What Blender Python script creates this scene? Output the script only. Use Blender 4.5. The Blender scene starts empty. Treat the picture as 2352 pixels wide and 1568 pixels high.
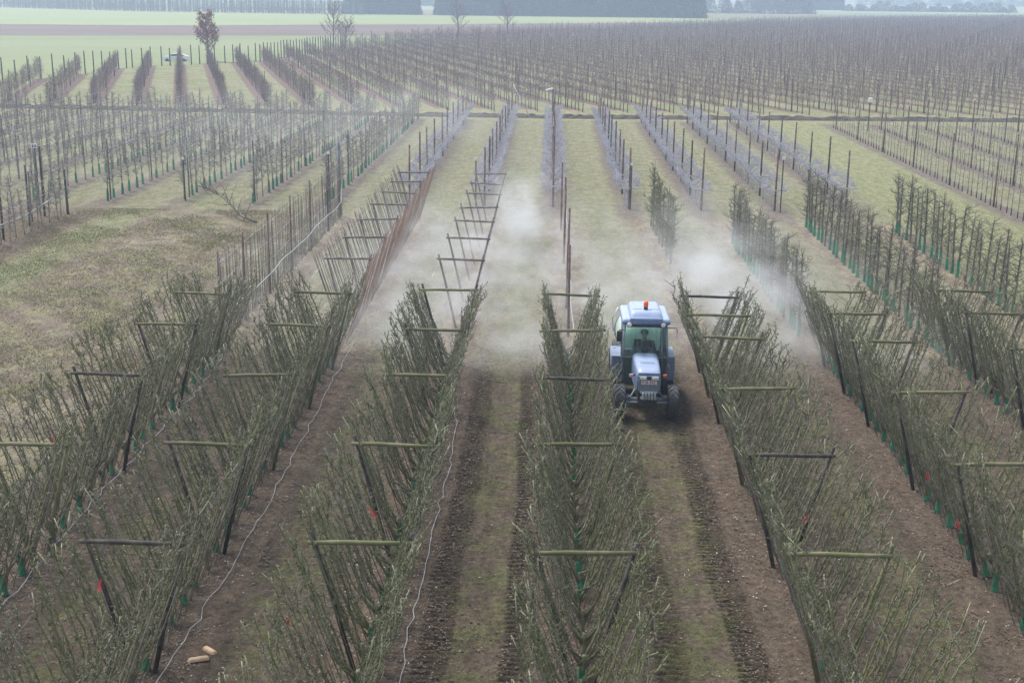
import bpy, bmesh, math, random
import numpy as np
from mathutils import Vector, Matrix
R = math.radians
rnd = random.Random(11)
nr = np.random.RandomState(7)
S = bpy.context.scene
col = S.collection

# ------------------------------------------------------------------ camera
cam_d = bpy.data.cameras.new('camera'); cam = bpy.data.objects.new('camera', cam_d); col.objects.link(cam)
cam_d.sensor_width = 36.0; cam_d.lens = 36.0 * 2940 / 2352.0
cam_d.clip_start = 0.1; cam_d.clip_end = 6000
cam.matrix_world = (Matrix.Translation((0, 0, 9.9)) @ Matrix.Rotation(R(1.643), 4, 'Z')
                    @ Matrix.Rotation(R(90 - 15.345), 4, 'X') @ Matrix.Rotation(R(0.6), 4, 'Z'))
S.camera = cam

# ------------------------------------------------------------------ sky, sun, exposure
SUN_EL, SUN_AZ = 60.0, -50.0         # azimuth from +Y towards +X: the sun stands behind the orchard, a little left
w = bpy.data.worlds.new('World'); S.world = w; w.use_nodes = True
nt = w.node_tree; nt.nodes.clear()
wo = nt.nodes.new('ShaderNodeOutputWorld'); bg = nt.nodes.new('ShaderNodeBackground'); sk = nt.nodes.new('ShaderNodeTexSky')
sk.sky_type = 'NISHITA'; sk.sun_disc = False; sk.sun_elevation = R(SUN_EL); sk.sun_rotation = R(SUN_AZ)
sk.air_density = 1.4; sk.dust_density = 1.2; sk.ozone_density = 1.0
bg.inputs['Strength'].default_value = 0.12
hsv = nt.nodes.new('ShaderNodeHueSaturation'); hsv.inputs['Saturation'].default_value = .5
nt.links.new(sk.outputs[0], hsv.inputs['Color']); nt.links.new(hsv.outputs[0], bg.inputs[0]); nt.links.new(bg.outputs[0], wo.inputs[0])
sl = bpy.data.lights.new('sun', 'SUN'); sun = bpy.data.objects.new('sun', sl); col.objects.link(sun)
sl.energy = 2.1; sl.angle = R(20); sl.color = (1.0, 0.955, 0.90)
sd = Vector((math.sin(R(SUN_AZ)) * math.cos(R(SUN_EL)), math.cos(R(SUN_AZ)) * math.cos(R(SUN_EL)), math.sin(R(SUN_EL))))
sun.rotation_euler = sd.to_track_quat('Z', 'Y').to_euler()
S.view_settings.view_transform = 'Standard'; S.view_settings.look = 'None'
S.view_settings.gamma = 1; S.view_settings.exposure = 0.86
S.cycles.use_denoising = True; S.cycles.denoising_prefilter = 'NONE'
S.cycles.max_bounces = 6; S.cycles.volume_bounces = 1; S.cycles.transparent_max_bounces = 12

# ------------------------------------------------------------------ materials
def nodes(name):
    m = bpy.data.materials.new(name); m.use_nodes = True
    t = m.node_tree; b = t.nodes['Principled BSDF']
    return m, t, b
def N(t, typ, **kw):
    n = t.nodes.new(typ)
    for k, v in kw.items(): setattr(n, k, v)
    return n
def math_n(t, op, a, b=None, clamp=False):
    n = t.nodes.new('ShaderNodeMath'); n.operation = op; n.use_clamp = clamp
    for i, v in enumerate((a, b)):
        if v is None: continue
        if isinstance(v, (int, float)): n.inputs[i].default_value = v
        else: t.links.new(v, n.inputs[i])
    return n.outputs[0]
def mixc(t, f, a, b, blend='MIX'):
    n = t.nodes.new('ShaderNodeMix'); n.data_type = 'RGBA'; n.blend_type = blend
    for i, v in ((0, f), (6, a), (7, b)):
        if isinstance(v, (int, float)): n.inputs[i].default_value = v
        elif isinstance(v, tuple): n.inputs[i].default_value = (*v, 1)
        else: t.links.new(v, n.inputs[i])
    return n.outputs[2]
def sstep(t, v, lo, hi):
    n = t.nodes.new('ShaderNodeMapRange'); n.interpolation_type = 'SMOOTHSTEP'
    t.links.new(v, n.inputs[0]); n.inputs[1].default_value = lo; n.inputs[2].default_value = hi
    return n.outputs[0]
def noise(t, vec, scale, detail=4, rough=.6):
    n = t.nodes.new('ShaderNodeTexNoise'); n.inputs['Scale'].default_value = scale
    n.inputs['Detail'].default_value = detail; n.inputs['Roughness'].default_value = rough
    t.links.new(vec, n.inputs['Vector']); return n.outputs['Fac']
def mat(name, c1, c2=None, scale=8, rough=.75, vary=0.25, metallic=0, bump=0, spec=.4, lo=.42, hi=.58):
    m, t, b = nodes(name)
    tc = N(t, 'ShaderNodeTexCoord'); oi = N(t, 'ShaderNodeObjectInfo')
    vm = N(t, 'ShaderNodeVectorMath', operation='MULTIPLY_ADD')
    t.links.new(oi.outputs['Random'], vm.inputs[0]); vm.inputs[1].default_value = (37, 11, 23)
    t.links.new(tc.outputs['Object'], vm.inputs[2])
    f = noise(t, vm.outputs[0], scale)
    c = mixc(t, sstep(t, f, lo, hi), c1, c2 or tuple(x * .6 for x in c1))
    v = math_n(t, 'MULTIPLY_ADD', oi.outputs['Random'], vary); v.node.inputs[2].default_value = 1 - vary / 2
    hs = N(t, 'ShaderNodeHueSaturation'); t.links.new(c, hs.inputs['Color']); t.links.new(v, hs.inputs['Value'])
    t.links.new(hs.outputs[0], b.inputs['Base Color'])
    b.inputs['Roughness'].default_value = rough; b.inputs['Metallic'].default_value = metallic
    b.inputs['Specular IOR Level'].default_value = spec
    if bump:
        bn = N(t, 'ShaderNodeBump'); bn.inputs['Strength'].default_value = bump; bn.inputs['Distance'].default_value = .02
        t.links.new(f, bn.inputs['Height']); t.links.new(bn.outputs[0], b.inputs['Normal'])
    return m
M = {}
M['bark_moss'] = mat('bark_moss', (.145, .16, .055), (.24, .23, .16), 9, .5, .3, spec=.6, lo=.45, hi=.66)
M['bark_grey'] = mat('bark_grey', (.27, .26, .17), (.12, .13, .055), 7, .5, .3, spec=.6)
M['twig_moss'] = mat('twig_moss', (.085, .098, .026), (.17, .155, .1), 6, .5, .3, spec=.6)
M['bark_dark'] = mat('bark_dark', (.085, .085, .06), (.16, .15, .125), 8, .6, .3, spec=.5)
M['twig_dark'] = mat('twig_dark', (.125, .12, .07), (.20, .185, .14), 6, .6, .3, spec=.5)
M['bark_lilac'] = mat('bark_lilac', (.52, .51, .57), (.38, .37, .42), 7, .6, .2)
M['bark_pale'] = mat('bark_pale', (.17, .17, .13), (.30, .29, .27), 6, .5, .3, spec=.6)
M['far_twig'] = mat('far_twig', (.16, .115, .12), (.22, .17, .165), 4, .7, .3)
M['far_trunk'] = mat('far_trunk', (.07, .065, .06), (.12, .11, .1), 4, .8, .3)
M['guard'] = mat('guard_green', (.035, .26, .13), (.02, .17, .09), 12, .55, .45)
M['guard_black'] = mat('guard_black', (.03, .035, .04), (.05, .055, .05), 12, .6, .3)
M['wood_moss'] = mat('wood_moss', (.13, .14, .055), (.19, .18, .1), 4, .8, .5, bump=.4)
M['wood_dark'] = mat('wood_dark', (.045, .038, .036), (.09, .08, .065), 5, .8, .5, bump=.4)
M['wood_grey'] = mat('wood_grey', (.24, .21, .195), (.15, .13, .12), 5, .85, .3, bump=.4)
M['post_red'] = mat('post_red_brown', (.12, .062, .05), (.19, .14, .13), 4, .8, .4)
M['post_grey'] = mat('post_grey', (.2, .21, .23), (.13, .14, .15), 4, .7, .3)
M['cane'] = mat('cane', (.33, .215, .16), (.22, .14, .10), 5, .7, .5)
M['cane_grey'] = mat('cane_grey', (.25, .215, .175), (.17, .145, .12), 5, .7, .5)
M['wire'] = mat('wire', (.6, .62, .64), (.45, .46, .48), 3, .35, .1, metallic=.6)
M['hose'] = mat('hose', (.52, .54, .55), (.38, .40, .41), 2, .45, .1)
M['white'] = mat('white_plastic', (.8, .8, .8), (.7, .7, .7), 3, .5, .05)
M['ribbon'] = mat('ribbon', (.75, .05, .05), (.6, .03, .03), 3, .5, .1)
M['blue_plastic'] = mat('blue_plastic', (.02, .06, .25), None, 3, .5, .1)
M['split_wood'] = mat('split_wood', (.75, .55, .38), (.62, .42, .27), 6, .7, .1)
M['litter'] = mat('litter', (.24, .17, .12), (.10, .07, .05), 5, .6, .5, spec=.5)
M['litter_pale'] = mat('litter_pale', (.46, .42, .37), (.26, .22, .18), 5, .5, .5, spec=.6)
M['blade'] = mat('blade', (.16, .19, .05), (.24, .24, .09), .8, .6, .2)
M['straw'] = mat('straw', (.4, .33, .19), (.3, .24, .14), .8, .7, .2)
M['soil_bank'] = mat('soil_bank', (.06, .05, .045), (.1, .085, .065), 1.5, .95, .1, bump=.5)

# ---- orchard ground: soil strips under the rows, grass in the lanes, worn tracks
NEAR_ROWS = [-9.1, -5.95, -2.65, .6, 4.28, 7.8, 11.3, 14.8]
MID_ROWS = [-6.7, -3.15, .15, 3.68, 7.06, 10.6, 14.1, -10.5, -14.1, -17.5, -21.1, -24.6, -28.1, -31.6, -35.1, -38.6, -42.1, -45.6, 21.5, 24.9, 28.3, 31.7, 35.1, 38.5, 41.9]
def ground_mat():
    m, t, b = nodes('orchard_ground')
    tc = N(t, 'ShaderNodeTexCoord'); P = tc.outputs['Object']
    sx = N(t, 'ShaderNodeSeparateXYZ'); t.links.new(P, sx.inputs[0]); X, Y = sx.outputs[0], sx.outputs[1]
    st = N(t, 'ShaderNodeMapping'); st.inputs['Scale'].default_value = (1, .35, 1); t.links.new(P, st.inputs[0]); PS = st.outputs[0]
    nb = noise(t, P, .22, 4); nm = noise(t, P, 1.1, 5, .65); nf = noise(t, P, 7, 6, .75); nff = noise(t, P, 28, 4, .8); ns = noise(t, PS, 2.2, 4, .7)
    wob = math_n(t, 'MULTIPLY', math_n(t, 'SUBTRACT', nm, .5), 1.1)
    wobs = math_n(t, 'MULTIPLY', math_n(t, 'SUBTRACT', nf, .5), .7)
    wb = math_n(t, 'ADD', wob, wobs)
    def dmin(rows):
        o = None
        for r in rows:
            d = math_n(t, 'ABSOLUTE', math_n(t, 'SUBTRACT', X, r))
            o = d if o is None else math_n(t, 'MINIMUM', o, d)
        return o
    dn = dmin(NEAR_ROWS); dm = dmin(MID_ROWS)
    # fan rows: x + .285 (y-111), period 3.8
    u = math_n(t, 'ADD', X, math_n(t, 'MULTIPLY', math_n(t, 'SUBTRACT', Y, 111), .285))
    fr = math_n(t, 'FRACT', math_n(t, 'ADD', math_n(t, 'DIVIDE', math_n(t, 'ADD', u, 39.6), 3.8), 100.5))
    df = math_n(t, 'MULTIPLY', math_n(t, 'ABSOLUTE', math_n(t, 'SUBTRACT', fr, .5)), 3.8)
    # palette (surface colours)
    soil = mixc(t, sstep(t, nf, .35, .7), (.138, .104, .074), (.245, .19, .137))
    soil = mixc(t, sstep(t, nff, .5, .75), soil, (.075, .058, .05))
    red = mixc(t, math_n(t, 'MULTIPLY', sstep(t, nm, .45, .62), .6), soil, (.185, .128, .088))
    moss = mixc(t, sstep(t, nf, .4, .65), (.15, .15, .065), (.21, .2, .10))
    moss = mixc(t, sstep(t, nff, .5, .72), moss, (.1, .09, .05))
    grass = mixc(t, sstep(t, nm, .4, .62), (.235, .235, .125), (.315, .285, .18))
    grass = mixc(t, math_n(t, 'MULTIPLY', sstep(t, nf, .48, .72), .55), grass, (.2, .215, .09))
    pale = mixc(t, sstep(t, nf, .35, .65), (.40, .36, .25), (.3, .27, .19))
    # near block
    g1 = sstep(t, math_n(t, 'ADD', dn, wb), .95, 1.35)
    g1 = math_n(t, 'MULTIPLY', g1, sstep(t, math_n(t, 'ADD', nm, math_n(t, 'MULTIPLY', math_n(t, 'SUBTRACT', nf, .5), .9)), .42, .62))
    near = mixc(t, g1, red, moss)
    rut = sstep(t, math_n(t, 'ABSOLUTE', math_n(t, 'SUBTRACT', math_n(t, 'ADD', dn, math_n(t, 'MULTIPLY', wobs, .3)), 1.02)), .30, .12)
    near = mixc(t, math_n(t, 'MULTIPLY', rut, .38), near, (.07, .06, .042))
    # 35-57 m block: grassy lanes, straw and sandy strips
    tan = mixc(t, sstep(t, ns, .42, .62), (.235, .18, .135), (.36, .3, .19))
    g2 = sstep(t, math_n(t, 'ADD', dn, math_n(t, 'MULTIPLY', wb, .8)), .45, .85)
    trk = sstep(t, math_n(t, 'ABSOLUTE', math_n(t, 'SUBTRACT', math_n(t, 'ADD', dn, math_n(t, 'MULTIPLY', wobs, .3)), 1.0)), .32, .1)
    gr2 = mixc(t, math_n(t, 'MULTIPLY', trk, .45), grass, (.3, .25, .18))
    near2 = mixc(t, g2, tan, gr2)
    yn = math_n(t, 'ADD', Y, math_n(t, 'MULTIPLY', wob, 3))
    c = mixc(t, sstep(t, yn, 31, 37), near, near2)
    # 57-104 m block
    g3 = sstep(t, math_n(t, 'ADD', dm, math_n(t, 'MULTIPLY', wb, .6)), .4, .75)
    trk3 = sstep(t, math_n(t, 'ABSOLUTE', math_n(t, 'SUBTRACT', math_n(t, 'ADD', dm, math_n(t, 'MULTIPLY', wobs, .3)), 1.0)), .3, .1)
    gr3 = mixc(t, math_n(t, 'MULTIPLY', trk3, .35), grass, (.32, .29, .2))
    mid = mixc(t, g3, (.215, .175, .14), gr3)
    mid = mixc(t, math_n(t, 'MULTIPLY', sstep(t, nb, .5, .66), .4), mid, (.25, .27, .12))
    c = mixc(t, sstep(t, yn, 55.5, 58.5), c, mid)
    # headland meadow left
    dirt = mixc(t, sstep(t, nf, .4, .62), (.28, .22, .17), (.19, .15, .115))
    mead = mixc(t, sstep(t, math_n(t, 'ADD', nm, math_n(t, 'MULTIPLY', math_n(t, 'SUBTRACT', nf, .5), .7)), .43, .60), dirt, mixc(t, sstep(t, nb, .4, .6), (.28, .265, .13), (.34, .30, .19)))
    lx = math_n(t, 'ADD', math_n(t, 'ADD', X, math_n(t, 'MULTIPLY', wob, 1.5)), 10.6)
    lm = math_n(t, 'MULTIPLY', sstep(t, lx, 0.3, -.5), sstep(t, yn, 60, 56))
    c = mixc(t, lm, c, mead)
    # grassy verge along the far left row and brown strip under it
    wx = math_n(t, 'ABSOLUTE', math_n(t, 'ADD', math_n(t, 'ADD', X, math_n(t, 'MULTIPLY', wob, .5)), 19.0))
    vg = math_n(t, 'MULTIPLY', sstep(t, wx, 1.3, .6), lm)
    c = mixc(t, math_n(t, 'MULTIPLY', vg, .7), c, (.26, .275, .135))
    ux = math_n(t, 'MULTIPLY', sstep(t, math_n(t, 'ADD', X, math_n(t, 'MULTIPLY', wob, .7)), -19.9, -20.6), lm)
    c = mixc(t, ux, c, (.215, .16, .12))
    # right wide grass lane
    rg = math_n(t, 'MULTIPLY', math_n(t, 'MULTIPLY', sstep(t, math_n(t, 'ADD', X, wob), 15.4, 16.2), sstep(t, math_n(t, 'ADD', X, wob), 21.1, 20.3)), sstep(t, yn, 40, 44))
    c = mixc(t, rg, c, mixc(t, sstep(t, ns, .4, .6), (.25, .27, .12), (.32, .30, .165)))
    # headland strip by the ditch, then the fan orchard
    hd = math_n(t, 'MULTIPLY', sstep(t, yn, 101.5, 103), 1.0)
    c = mixc(t, hd, c, mixc(t, sstep(t, nm, .45, .6), (.27, .28, .13), (.36, .30, .19)))
    g4 = sstep(t, math_n(t, 'ADD', df, math_n(t, 'MULTIPLY', wb, .5)), .6, .85)
    fan = mixc(t, g4, (.20, .135, .105), mixc(t, sstep(t, nb, .4, .62), (.235, .25, .115), (.31, .29, .165)))
    c = mixc(t, sstep(t, Y, 110.5, 112.5), c, fan)
    c = mixc(t, sstep(t, Y, 600, 700), c, (.3, .36, .2))
    # fine grain
    gr = N(t, 'ShaderNodeHueSaturation'); t.links.new(c, gr.inputs['Color'])
    v1 = sstep(t, noise(t, P, 9, 7, .85), .32, .68); v2 = sstep(t, noise(t, P, 34, 4, .8), .35, .68)
    v = math_n(t, 'ADD', math_n(t, 'MULTIPLY', v1, .75), math_n(t, 'MULTIPLY', v2, .45)); v3 = sstep(t, noise(t, PS, 3.4, 5, .75), .3, .7); v = math_n(t, 'ADD', v, math_n(t, 'MULTIPLY', v3, .45)); v = math_n(t, 'ADD', v, .2)
    t.links.new(v, gr.inputs['Value'])
    t.links.new(gr.outputs[0], b.inputs['Base Color'])
    b.inputs['Roughness'].default_value = .9; b.inputs['Specular IOR Level'].default_value = .25
    bn = N(t, 'ShaderNodeBump'); bn.inputs['Strength'].default_value = 1.0; bn.inputs['Distance'].default_value = .09
    hh = math_n(t, 'ADD', nf, math_n(t, 'MULTIPLY', nff, .4)); t.links.new(hh, bn.inputs['Height']); t.links.new(bn.outputs[0], b.inputs['Normal'])
    return m
def field_mat(name, a, b_, scale, stripe=0):
    m, t, b = nodes(name); tc = N(t, 'ShaderNodeTexCoord'); P = tc.outputs['Object']
    mp = N(t, 'ShaderNodeMapping'); mp.inputs['Scale'].default_value = (.3, 1, 1); t.links.new(P, mp.inputs[0])
    f = noise(t, mp.outputs[0], scale, 6, .7); g = noise(t, P, scale * 14, 3, .7)
    c = mixc(t, sstep(t, f, .38, .62), a, b_)
    c = mixc(t, math_n(t, 'MULTIPLY', sstep(t, g, .5, .7), .25), c, tuple(x * .6 for x in a))
    t.links.new(c, b.inputs['Base Color']); b.inputs['Roughness'].default_value = .95
    b.inputs['Specular IOR Level'].default_value = .2
    return m

def zf(Y): return 1 - .25 * min(1, max(0, (Y - 62) / 42))     # the block beyond is planted with shorter trees and posts
# ------------------------------------------------------------------ mesh tools
class MB:
    def __init__(s): s.v = []; s.f = []; s.n = 0; s.mi = []; s.cur = 0
    def add(s, vs, fs):
        b = s.n; s.v.append(np.asarray(vs, float).reshape(-1, 3)); s.n += len(s.v[-1])
        s.f += [tuple(i + b for i in f) for f in fs]; s.mi += [s.cur] * len(fs)
    def tube(s, P, rad, n=5, cap=True):
        P = np.asarray(P, float); k = len(P)
        rad = np.full(k, rad, float) if np.isscalar(rad) else np.asarray(rad, float)
        T = np.gradient(P, axis=0); T /= np.linalg.norm(T, axis=1)[:, None] + 1e-9
        ref = np.array([0, 0, 1.]) if abs(T[:, 2]).mean() < .75 else np.array([1., .1, 0])
        A = np.cross(T, ref); A /= np.linalg.norm(A, axis=1)[:, None] + 1e-9; B = np.cross(T, A)
        an = np.arange(n) * 2 * math.pi / n
        V = P[:, None, :] + rad[:, None, None] * (np.cos(an)[None, :, None] * A[:, None, :] + np.sin(an)[None, :, None] * B[:, None, :])
        F = []
        for i in range(k - 1):
            for j in range(n):
                j2 = (j + 1) % n
                F.append((i * n + j, i * n + j2, (i + 1) * n + j2, (i + 1) * n + j))
        if cap: F.append(tuple(range(n))[::-1]); F.append(tuple((k - 1) * n + j for j in range(n)))
        s.add(V.reshape(-1, 3), F)
    def box(s, c, d, rot=None):
        v = np.array([(x, y, z) for z in (-.5, .5) for y in (-.5, .5) for x in (-.5, .5)]) * np.array(d)
        if rot is not None: v = v @ np.array(rot).T
        s.add(v + np.array(c), [(0, 2, 3, 1), (4, 5, 7, 6), (0, 1, 5, 4), (2, 6, 7, 3), (0, 4, 6, 2), (1, 3, 7, 5)])
    def mesh(s, name, m, smooth=True):
        me = bpy.data.meshes.new(name)
        me.from_pydata(np.concatenate(s.v).tolist(), [], s.f)
        if smooth: me.polygons.foreach_set('use_smooth', [True] * len(me.polygons))
        for q in (m if isinstance(m, list) else [m]): me.materials.append(q)
        if isinstance(m, list): me.polygons.foreach_set('material_index', s.mi)
        me.update(); return me
    def build(s, name, m, parent=None, smooth=True, loc=None):
        return link(name, s.mesh(name, m, smooth), parent, loc)
    def tris(s):
        V = np.concatenate(s.v); T = []
        for f in s.f:
            for i in range(1, len(f) - 1): T.append((f[0], f[i], f[i + 1]))
        return V, np.array(T)
def link(name, me, parent=None, loc=None):
    o = bpy.data.objects.new(name, me); col.objects.link(o)
    if parent is not None: o.parent = parent
    if loc is not None: o.location = loc
    return o
def empty(name, loc=(0, 0, 0), rz=0):
    o = bpy.data.objects.new(name, None); o.empty_display_size = .2; col.objects.link(o)
    o.location = loc; o.rotation_euler = (0, 0, rz); return o
def tag(o, label=None, cat=None, group=None, kind=None):
    if label: o['label'] = label
    if cat: o['category'] = cat
    if group: o['group'] = group
    if kind: o['kind'] = kind
    return o
def ordn(n):
    return '%d%s' % (n, 'th' if 10 < n % 100 < 14 else {1: 'st', 2: 'nd', 3: 'rd'}.get(n % 10, 'th'))
def bigmesh(name, V, T, m):
    me = bpy.data.meshes.new(name); k = len(T)
    me.vertices.add(len(V)); me.vertices.foreach_set('co', np.ascontiguousarray(V, dtype=np.float32).ravel())
    me.loops.add(3 * k); me.loops.foreach_set('vertex_index', np.ascontiguousarray(T, dtype=np.int32).ravel())
    me.polygons.add(k); me.polygons.foreach_set('loop_start', np.arange(0, 3 * k, 3, dtype=np.int32))
    me.update(calc_edges=True); me.materials.append(m); return me
def replicate(temps, pts, rz, sc, scz=None):
    Vs = []; Ts = []; b = 0
    idx = nr.randint(0, len(temps), len(pts)); scz = sc if scz is None else scz
    for ti, (V, T) in enumerate(temps):
        k = np.where(idx == ti)[0]
        if not len(k): continue
        c, s = np.cos(rz[k]), np.sin(rz[k])
        X = (V[None, :, 0] * c[:, None] - V[None, :, 1] * s[:, None]) * sc[k][:, None] + pts[k][:, 0:1]
        Yy = (V[None, :, 0] * s[:, None] + V[None, :, 1] * c[:, None]) * sc[k][:, None] + pts[k][:, 1:2]
        Z = V[None, :, 2] * scz[k][:, None] + pts[k][:, 2:3]
        Vs.append(np.stack([X, Yy, Z], -1).reshape(-1, 3))
        Ts.append((T[None] + (np.arange(len(k)) * len(V))[:, None, None] + b).reshape(-1, 3)); b += len(k) * len(V)
    return np.concatenate(Vs), np.concatenate(Ts)
def poly_sheet(name, pts, z, m):
    me = bpy.data.meshes.new(name); me.from_pydata([(x, y, z) for x, y in pts], [], [tuple(range(len(pts)))])
    me.materials.append(m); me.update(); return tag(link(name, me), kind='structure')
def rvec(r, a=1): return np.array([r.uniform(-a, a), r.uniform(-a, a), r.uniform(-a, a)])

# ------------------------------------------------------------------ ground
GM = ground_mat()
def smooth_noise(nx, ny, cell):
    gx, gy = int(nx / cell) + 3, int(ny / cell) + 3
    g = nr.rand(gx, gy); x = np.arange(nx) / cell; y = np.arange(ny) / cell
    xi, yi = x.astype(int), y.astype(int); fx, fy = x - xi, y - yi
    fx = fx * fx * (3 - 2 * fx); fy = fy * fy * (3 - 2 * fy)
    a = g[np.ix_(xi, yi)]; b = g[np.ix_(xi + 1, yi)]; c = g[np.ix_(xi, yi + 1)]; d = g[np.ix_(xi + 1, yi + 1)]
    fx = fx[:, None]; fy = fy[None]
    return (a * (1 - fx) + b * fx) * (1 - fy) + (c * (1 - fx) + d * fx) * fy - .5
RUTS = [(-1.66, .42), (-.36, .42), (1.93, .40), (3.2, .42)]
def make_ground():
    x0, x1, y0, y1 = -14., 17., 13., 58.; dx, dy = .055, .032
    xs = np.arange(x0, x1 + 1e-6, dx); ysn = list(np.arange(y0, 34, dy)); ysf = list(np.arange(34, y1 + 1e-6, .15))
    ys = np.array(ysn + ysf); nx, ny = len(xs), len(ys)
    Xg, Yg = np.meshgrid(xs, ys, indexing='ij')
    h = smooth_noise(nx, ny, 40) * .05 + smooth_noise(nx, ny, 9) * .035 + smooth_noise(nx, ny, 3) * .03 + smooth_noise(nx, ny, 1.4) * .02
    for cx, wd in RUTS:
        cxx = cx + .05 * np.sin(Yg * .35 + cx) + .03 * np.sin(Yg * 1.1)
        q = (Xg - cxx) / wd * 2; inr = np.clip(1.35 - np.abs(q), 0, .35) / .35; inr = inr * inr * (3 - 2 * inr)
        ph = Yg / .15 * 2 * math.pi + np.abs(q) * 1.6
        lug = np.clip(np.sin(ph) * 1.3, -1, 1) * .062 * (.6 + .8 * smooth_noise(nx, ny, 12) + .4)
        edge = np.exp(-((np.abs(q) - 1.25) / .22) ** 2) * .02
        fade = np.clip((33.5 - Yg) / 2, 0, 1)
        h = h * (1 - .5 * inr * fade) + (-.045 * inr + lug * inr + edge) * fade
    m = np.minimum.reduce([(Xg - x0) / .8, (x1 - Xg) / .8, (Yg - y0) / .8, (y1 - Yg) / 3]); m = np.clip(m, 0, 1)
    h = h * m
    V = np.stack([Xg, Yg, h], -1).reshape(-1, 3)
    i = np.arange(nx - 1)[:, None] * ny + np.arange(ny - 1)[None]; i = i.ravel()
    T = np.concatenate([np.stack([i, i + ny, i + ny + 1], -1), np.stack([i, i + ny + 1, i + 1], -1)])
    B = 1500.; ex = [-B, x0, xs[-1], B]; ey = [-40., y0, ys[-1], B]
    nv = len(V); q = np.array([(x, y, 0) for x in ex for y in ey]); V = np.concatenate([V, q]); TT = []
    for a in range(3):
        for c in range(3):
            if a == 1 and c == 1: continue
            p = nv + a * 4 + c; TT += [(p, p + 4, p + 5), (p, p + 5, p + 1)]
    T = np.concatenate([T, np.array(TT)])
    me = bigmesh('ground', V, T, GM)
    return tag(link('ground', me), kind='structure')
make_ground()
fg = field_mat('green_crop', (.275, .325, .13), (.31, .35, .155), .02)
fb = field_mat('ploughed', (.17, .115, .095), (.2, .145, .12), .05)
fe = field_mat('meadow_green', (.225, .26, .12), (.26, .285, .145), .03)
poly_sheet('meadow_field', [(-170, 110), (-62, 128), (-57, 136), (-54.5, 148), (-53, 165), (-47.5, 171.5), (-41, 179.5), (-39.3, 192), (-36, 219), (-31, 247), (-22, 286), (-10, 330), (-60, 300), (-170, 300)], .02, fe)
poly_sheet('ploughed_field', [(-200, 246), (-111.3, 261.4), (-60.3, 278.6), (-24, 288), (14, 341), (58, 421), (30, 430), (-34, 380), (-59.2, 364), (-103, 337), (-141.5, 333), (-220, 322)], .06, fb)
poly_sheet('crop_field', [(-220, 322.2), (-141.5, 333.2), (-103, 337.2), (-59.2, 364.2), (-34, 380.2), (30, 430.2), (58, 421.2), (75, 500), (20, 515), (-46, 512), (-81, 503), (-168, 523), (-245, 579), (-330, 590), (-330, 330)], .1, fg)
poly_sheet('pale_field', [(150, 700), (420, 600), (900, 900), (900, 1400), (120, 1400)], .1, field_mat('pale_crop', (.3, .4, .2), (.34, .42, .25), .01))

# ditch with a raised dark bank between the two orchards
def make_ditch():
    b = MB(); n = 320; xs = np.linspace(-62, 60, n); P = []
    yc = np.interp(xs, [-62, -46, -11, 0, 22, 38, 60], [108.2, 107.2, 104.4, 104.2, 105.4, 106.2, 107.4])
    prof = [(-.75, .0), (-.45, .16), (-.1, .30), (.25, .26), (.5, .04), (.9, .0)]
    V = []
    for i in range(n):
        for (dy, z) in prof:
            V.append((xs[i], yc[i] + dy + rnd.uniform(-.07, .07), (z * rnd.uniform(.55, 1.25) if z > 0 else -.01)))
    k = len(prof); F = []
    for i in range(n - 1):
        for j in range(k - 1): F.append((i * k + j, i * k + j + 1, (i + 1) * k + j + 1, (i + 1) * k + j))
    b.add(V, F); return tag(b.build('ditch_bank', M['soil_bank'], smooth=False), kind='structure')
make_ditch()

# ------------------------------------------------------------------ tree templates
def wander(p, d, L, n, r, wob=.12, up=0.0):
    pts = [np.array(p, float)]; d = np.array(d, float); d /= np.linalg.norm(d)
    for i in range(n):
        d = d + rvec(r, wob) + np.array([0, 0, up]); d /= np.linalg.norm(d)
        pts.append(pts[-1] + d * L / n)
    return np.array(pts)
def along(P, t):
    k = t * (len(P) - 1); i = min(int(k), len(P) - 2); f = k - i
    return P[i] * (1 - f) + P[i + 1] * f
def spurs(b, P, r, step, lmin, lmax, rad, t0=.15, up=.25, flat=None, sub=.5):
    L = np.linalg.norm(np.diff(P, axis=0), axis=1).sum(); n = int(L / step)
    for i in range(n):
        t = t0 + (1 - t0) * (i + r.random()) / n
        p = along(P, min(t, .999)); a = r.uniform(0, 2 * math.pi); d = np.array([math.cos(a), math.sin(a), r.uniform(-.6, .6)])
        if flat is not None: d = d * np.array(flat)
        l = r.uniform(lmin, lmax) * (1.25 - .5 * t)
        Q = wander(p, d, l, 3, r, .6, up); b.tube(Q, [rad * 1.2, rad * .9, rad * .75, rad * .35], 3, False)
        if r.random() < sub:
            Q2 = wander(Q[1], d + rvec(r, .9), l * .6, 2, r, .5, up); b.tube(Q2, [rad, rad * .8, rad * .4], 3, False)
        if r.random() < .5: # knobbly fruit bud at the tip
            b.tube([Q[-1] - [0, 0, .008], Q[-1] + rvec(r, .012) + [0, 0, .012]], [rad * 1.5, rad * .8], 3, False)
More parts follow.
